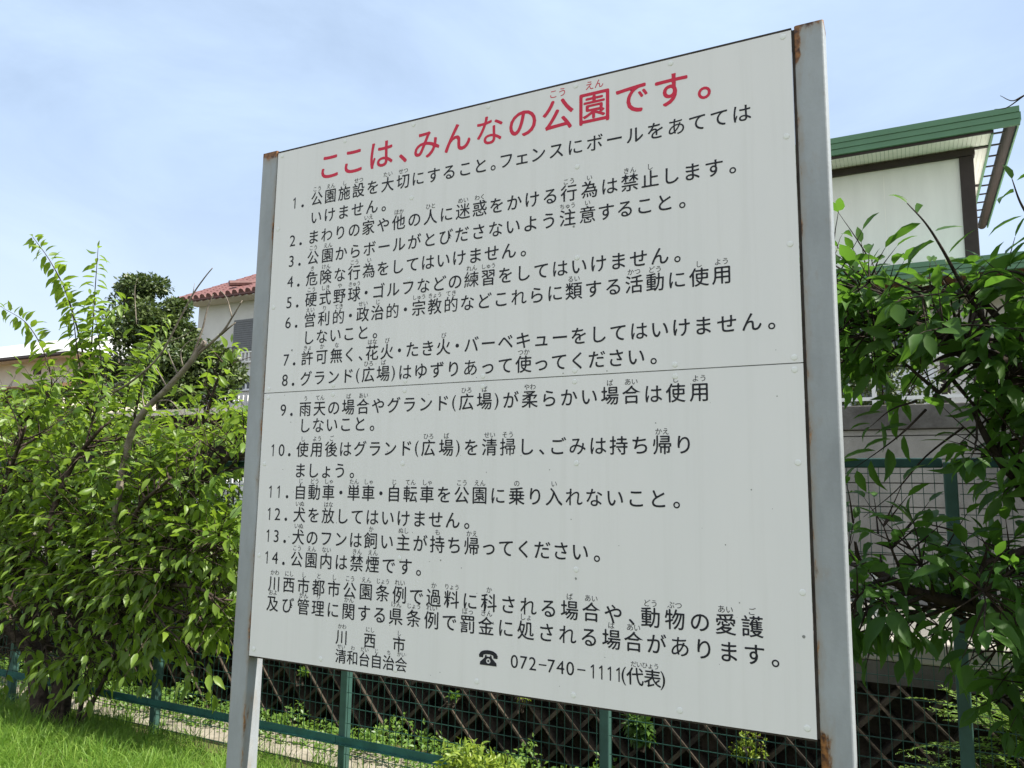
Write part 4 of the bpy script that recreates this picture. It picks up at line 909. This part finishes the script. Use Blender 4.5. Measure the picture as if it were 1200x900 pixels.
# ---- evergreen behind
et = empty('evergreen_tree', (-11.8, 9, ZR), 'dense dark evergreen tree standing in front of the red roofed house', 'tree')
tw = MB(); lv = Leaves()
tr = [np.array([-11.6, 9.2, ZR - .1]), np.array([-11.7, 9.1, 2.6]), np.array([-12.0, 9.0, 4.2]), np.array([-12.4, 9.0, 5.8])]
tw.tube(catmull(tr, 5), np.linspace(0.17, 0.05, 16), 8)
for (px, py, Y, rx, rz, n) in ((165, 345, 9.0, 0.62, 0.42, 1500), (150, 350, 9.3, 0.45, 0.35, 600), (190, 380, 8.8, 0.55, 0.45, 1300), (168, 390, 8.7, 0.65, 0.5, 1300), (222, 408, 8.8, 0.55, 0.42, 1300), (246, 424, 9.0, 0.5, 0.4, 1000), (200, 415, 8.5, 0.75, 0.5, 1400), (240, 435, 8.8, 0.6, 0.5, 1000), (180, 445, 8.6, 0.8, 0.5, 1300), (225, 460, 8.6, 0.7, 0.5, 1000), (140, 430, 9.3, 0.6, 0.5, 700), (258, 425, 9.2, 0.4, 0.35, 600), (150, 470, 9.0, 0.8, 0.5, 900), (262, 448, 9.0, 0.5, 0.4, 900), (120, 440, 9.4, 0.5, 0.4, 700), (198, 362, 8.9, 0.42, 0.34, 900), (212, 385, 8.9, 0.45, 0.36, 900), (160, 375, 8.7, 0.6, 0.45, 1000)):
    c = at(px, py, Y)
    for _ in range(7):
        cc = c + rng.uniform(-0.6, 0.6, 3) * np.array([rx, rx, rz])
        clump_blob(lv, cc, (rx * 0.55, rx * 0.55, rz * 0.5), n // 5, 0.10, 0.45 + rng.normal(0, 0.12), up=0.7, shell=0.35)
    tw.tube(catmull([tr[2], (tr[2] + c) / 2 + np.array([0, 0, .1]), c], 4), np.linspace(0.06, 0.015, 9), 5)
tw.build('trunk', M['barkdk'], et, smooth=True)
link('crown', lv.mesh('crown', SMALL_T, SMALL_F), M['leafE'], et)

# ================================================================== SHRUBS, GROUND COVER, GRASS
def shrub(name, label, cat, c, r, n, size, m, tint=0.5, group=None, T=SMALL_T, F=SMALL_F, k=8, stems=7, zb=0.0):
    g = empty(name, (c[0], c[1], zb), label, cat, group); lv = Leaves(); tw = MB(); c = np.asarray(c, float); r = np.asarray(r, float)
    for i in range(k):
        u = rnd3(); u /= np.linalg.norm(u); cc = c + u * r * rng.uniform(0.3, 0.75); cc[2] = max(cc[2], zb + 0.08)
        clump_blob(lv, cc, r * rng.uniform(0.32, 0.5), n // k, size, tint + rng.normal(0, 0.1), shell=0.3)
    for i in range(stems):
        e = c + rng.uniform(-0.7, 0.7, 3) * r
        tw.tube([np.array([c[0] + rng.normal(0, .05), c[1] + rng.normal(0, .04), zb - 0.03]), (c + e) / 2 + rnd3(0.03), e], [0.012, 0.008, 0.003], 5, cap=False)
    tw.build('stem', M['barkdk'], g)
    link('foliage', lv.mesh('foliage', T, F), m, g); return g
# yellow-green shrub in front of the fence
c = at(578, 893, 2.0)
shrub('shrub', 'bright yellow green shrub growing in front of the fence below the notice board', 'shrub', (c[0], 2.0, 0.33), (0.40, 0.24, 0.27), 2800, 0.042, M['leafY'], 0.55, T=LEAF_T, F=LEAF_F, k=14)
# hedge shrubs on the far side of the road
for i, (x, y, hh, lab) in enumerate(((-5.6, 5.9, 0.85, 'dark green hedge shrub across the road, nearest the grey post'), (-6.9, 5.9, 0.8, 'dark green hedge shrub across the road, in front of the picket fence'), (-8.3, 6.0, 1.0, 'dark green hedge shrub across the road behind the cherry tree, middle one'), (-9.9, 6.0, 1.1, 'dark green hedge shrub across the road behind the leaning trunks'), (-11.6, 6.1, 1.1, 'dark green hedge shrub across the road, near the left edge'), (-13.3, 6.2, 1.2, 'dark green hedge shrub across the road, leftmost of the row'))):
    shrub('hedge_shrub', lab, 'shrub', (x, y, ZR + hh * 0.5), (0.85, 0.45, hh * 0.55), 2600, 0.085, M['leafH'], 0.4, 'hedge shrubs across the road', zb=ZR, k=10)
# dark shrub behind the railing on the block wall
c = at(1030, 445, 7.0)
shrub('shrub', 'dark shrub with reddish tint behind the white railing on the block wall', 'shrub', (c[0], 7.0, 3.1), (1.0, 0.5, 0.6), 2600, 0.06, M['leafE'], 0.25, zb=2.62, k=12)

# conifer behind the fence at the lower right: flat feathery sprays
cg = empty('conifer', (2.75, 2.9, 0), 'bright green feathery conifer between the fence and the retaining wall at lower right', 'shrub')
lv = Leaves(); tw = MB()
for i in range(120):
    th = rng.uniform(0, 2 * math.pi); h0 = rng.uniform(0.05, 0.85); p = np.array([2.75 + rng.normal(0, .08), 2.90 + rng.normal(0, .03), h0])
    d = nrm(np.array([math.cos(th) * 1.0, math.sin(th) * 0.35, rng.uniform(0.15, 0.9)])); ln = rng.uniform(0.35, 0.80) * (1.0 if math.cos(th) < 0 else 0.9)
    pts = [p]; nn = int(ln / 0.028)
    for a in range(nn):
        d = nrm(d + np.array([0, 0, -0.022]) + rnd3(0.03)); q = pts[-1] + d * 0.028
        q[1] = min(max(q[1], 2.52), 3.28); pts.append(q)
        if a > nn * 0.25:
            for sgn in (-1, 1):
                sd = nrm(np.cross(d, [0, 0, 1]) * sgn + d * 0.9 + rnd3(0.12)); L2 = 0.075 * (1.15 - a / nn) + 0.02
                lv.add(q, sd, np.array([0, 0, 1.0]) + rnd3(0.25), L2, np.clip(rng.normal(0.35 + 0.35 * a / nn, 0.15), 0, 1))
                for f in (0.35, 0.7):
                    qq = q + sd * L2 * f; s2 = nrm(np.cross(sd, [0, 0, 1]) * rng.choice([-1, 1]) + sd * 0.8)
                    lv.add(qq, s2, np.array([0, 0, 1.0]) + rnd3(0.25), L2 * 0.55, np.clip(rng.normal(0.4 + 0.35 * a / nn, 0.15), 0, 1))
    tw.tube(pts, np.linspace(0.006, 0.0015, len(pts)), 4, cap=False)
tw.tube([np.array([2.75, 2.9, -0.05]), np.array([2.74, 2.9, 0.5]), np.array([2.76, 2.91, 1.05])], [0.03, 0.022, 0.008], 6)
tw.build('stem', M['barkdk'], cg, smooth=True)
link('foliage', lv.mesh('foliage', NEEDLE_T, NEEDLE_F), M['leafC'], cg)

# small plants rooted in the lattice wall
def wall_plant(px, py, r, n, lab, m, size=0.04):
    c = at(px, py, YW - 0.10); shrub('wall_plant', lab, 'plant', (c[0], YW - 0.09, c[2]), (r, 0.06, r * 0.7), n, size, m, 0.45, 'small plants rooted in the lattice wall', k=6, stems=0 + 4, zb=max(0.02, c[2] - r * .7))
wall_plant(878, 876, 0.17, 500, 'bushy yellowish plant on the lattice wall below the right end of the board', M['leafY'], 0.028)
wall_plant(353, 792, 0.07, 60, 'tiny green plant on the lattice wall right of the left post', M['leafG'])
wall_plant(530, 822, 0.06, 40, 'tiny pale plant on the lattice wall under the city name', M['leafG'])
wall_plant(610, 818, 0.10, 70, 'sparse plant on the lattice wall under the telephone number', M['leafY'], 0.03)
wall_plant(750, 855, 0.16, 260, 'dark leafy plant on the lattice wall right of the fence post below the board', M['leafH'], 0.07)

# ground cover along the foot of the wall
lv = Leaves()
for i in range(15000):
    x = rng.uniform(-9, 2.2); y = rng.uniform(2.76, 3.27); hmax = 0.03 + 0.05 * (0.5 + 0.5 * math.sin(x * 3.1 + 1.7 * math.sin(x * 1.3))) + 0.05 * max(0, (y - 2.95) / 0.3) + (0.15 * max(0, math.sin(x * 7.3 + 2 * math.sin(x * 2.1))) ** 4)
    z = rng.uniform(0.02, 1) ** 0.6 * hmax
    lv.add((x, y - 0.05 * rng.uniform(0, 1), z), nrm(rnd3(0.7) + np.array([0, -0.3, 0.15])), nrm(np.array([0, -0.2, 1.0]) + rnd3(0.4)), rng.uniform(0.025, 0.055), np.clip(rng.normal(0.5, 0.22), 0, 1))
tag(link('ground_cover', lv.mesh('ground_cover', SMALL_T, SMALL_F), M['leafG']), 'low bright green creeping plants along the foot of the lattice wall', 'ground cover', kind='stuff')

# grass in the park: long soft blades, leaning in tufts
def grass(n, x0, x1, y0, y1, h0, h1, seed):
    r = np.random.default_rng(seed); ct = r.uniform(size=(n // 26, 2)) * [x1 - x0, y1 - y0] + [x0, y0]; ch = r.uniform(0.55, 1.0, len(ct)); cl = r.normal(0, 0.35, (len(ct), 2))
    k = r.integers(0, len(ct), n); b = ct[k] + r.normal(0, 0.055, (n, 2)); hh = r.uniform(h0, h1, n) * ch[k]
    lean = cl[k] + r.normal(0, 0.42, (n, 2)); az = r.uniform(0, 2 * np.pi, n); wd = r.uniform(0.0016, 0.0036, n)
    wx = np.stack([np.cos(az), np.sin(az)], 1) * wd[:, None]
    V = np.zeros((n, 7, 3))
    for j, (t, wf) in enumerate(((0, 1), (0.4, 0.95), (0.75, 0.7))):
        cx = b + lean * (hh * t ** 1.8)[:, None]; zz = hh * t * (1 - 0.28 * t * np.linalg.norm(lean, axis=1))
        V[:, 2 * j, :2] = cx - wx * wf; V[:, 2 * j + 1, :2] = cx + wx * wf; V[:, 2 * j, 2] = zz; V[:, 2 * j + 1, 2] = zz
    V[:, 6, :2] = b + lean * hh[:, None]; V[:, 6, 2] = hh * (1 - 0.42 * np.linalg.norm(lean, axis=1))
    V[:, :, 2] = np.maximum(V[:, :, 2], 0.0) + mound(b[:, 1])[:, None]; keep = (b[:, 1] < 2.58)
    V = V[keep]; n = len(V); F = []
    for i in range(n):
        o = i * 7; F += [(o, o + 1, o + 3, o + 2), (o + 2, o + 3, o + 5, o + 4), (o + 4, o + 5, o + 6)]
    ti = np.clip(r.normal(0.45, 0.25, n), 0, 1)
    return V.reshape(-1, 3), F, np.repeat(ti, 7)
parts = [grass(34000, -6.5, -1.2, 0.7, 2.30, 0.10, 0.27, 1), grass(14000, -1.2, 5.0, 0.7, 2.5, 0.08, 0.22, 2), grass(5000, -9, 3, 2.25, 2.56, 0.06, 0.30, 3), grass(26000, -8, 5, -1.8, 0.8, 0.06, 0.18, 4)]
VV = []; FF = []; TT = []; off = 0
for V, F, t in parts:
    VV.append(V); FF += [tuple(i + off for i in f) for f in F]; TT.append(t); off += len(V)
me = bpy.data.meshes.new('grass'); me.from_pydata(np.concatenate(VV).tolist(), [], FF); me.update()
a = me.attributes.new('tint', 'FLOAT', 'POINT'); a.data.foreach_set('value', np.concatenate(TT).astype(np.float32))
tag(link('grass', me, M['grass']), 'long soft green grass in front of the fence', 'grass', kind='stuff')
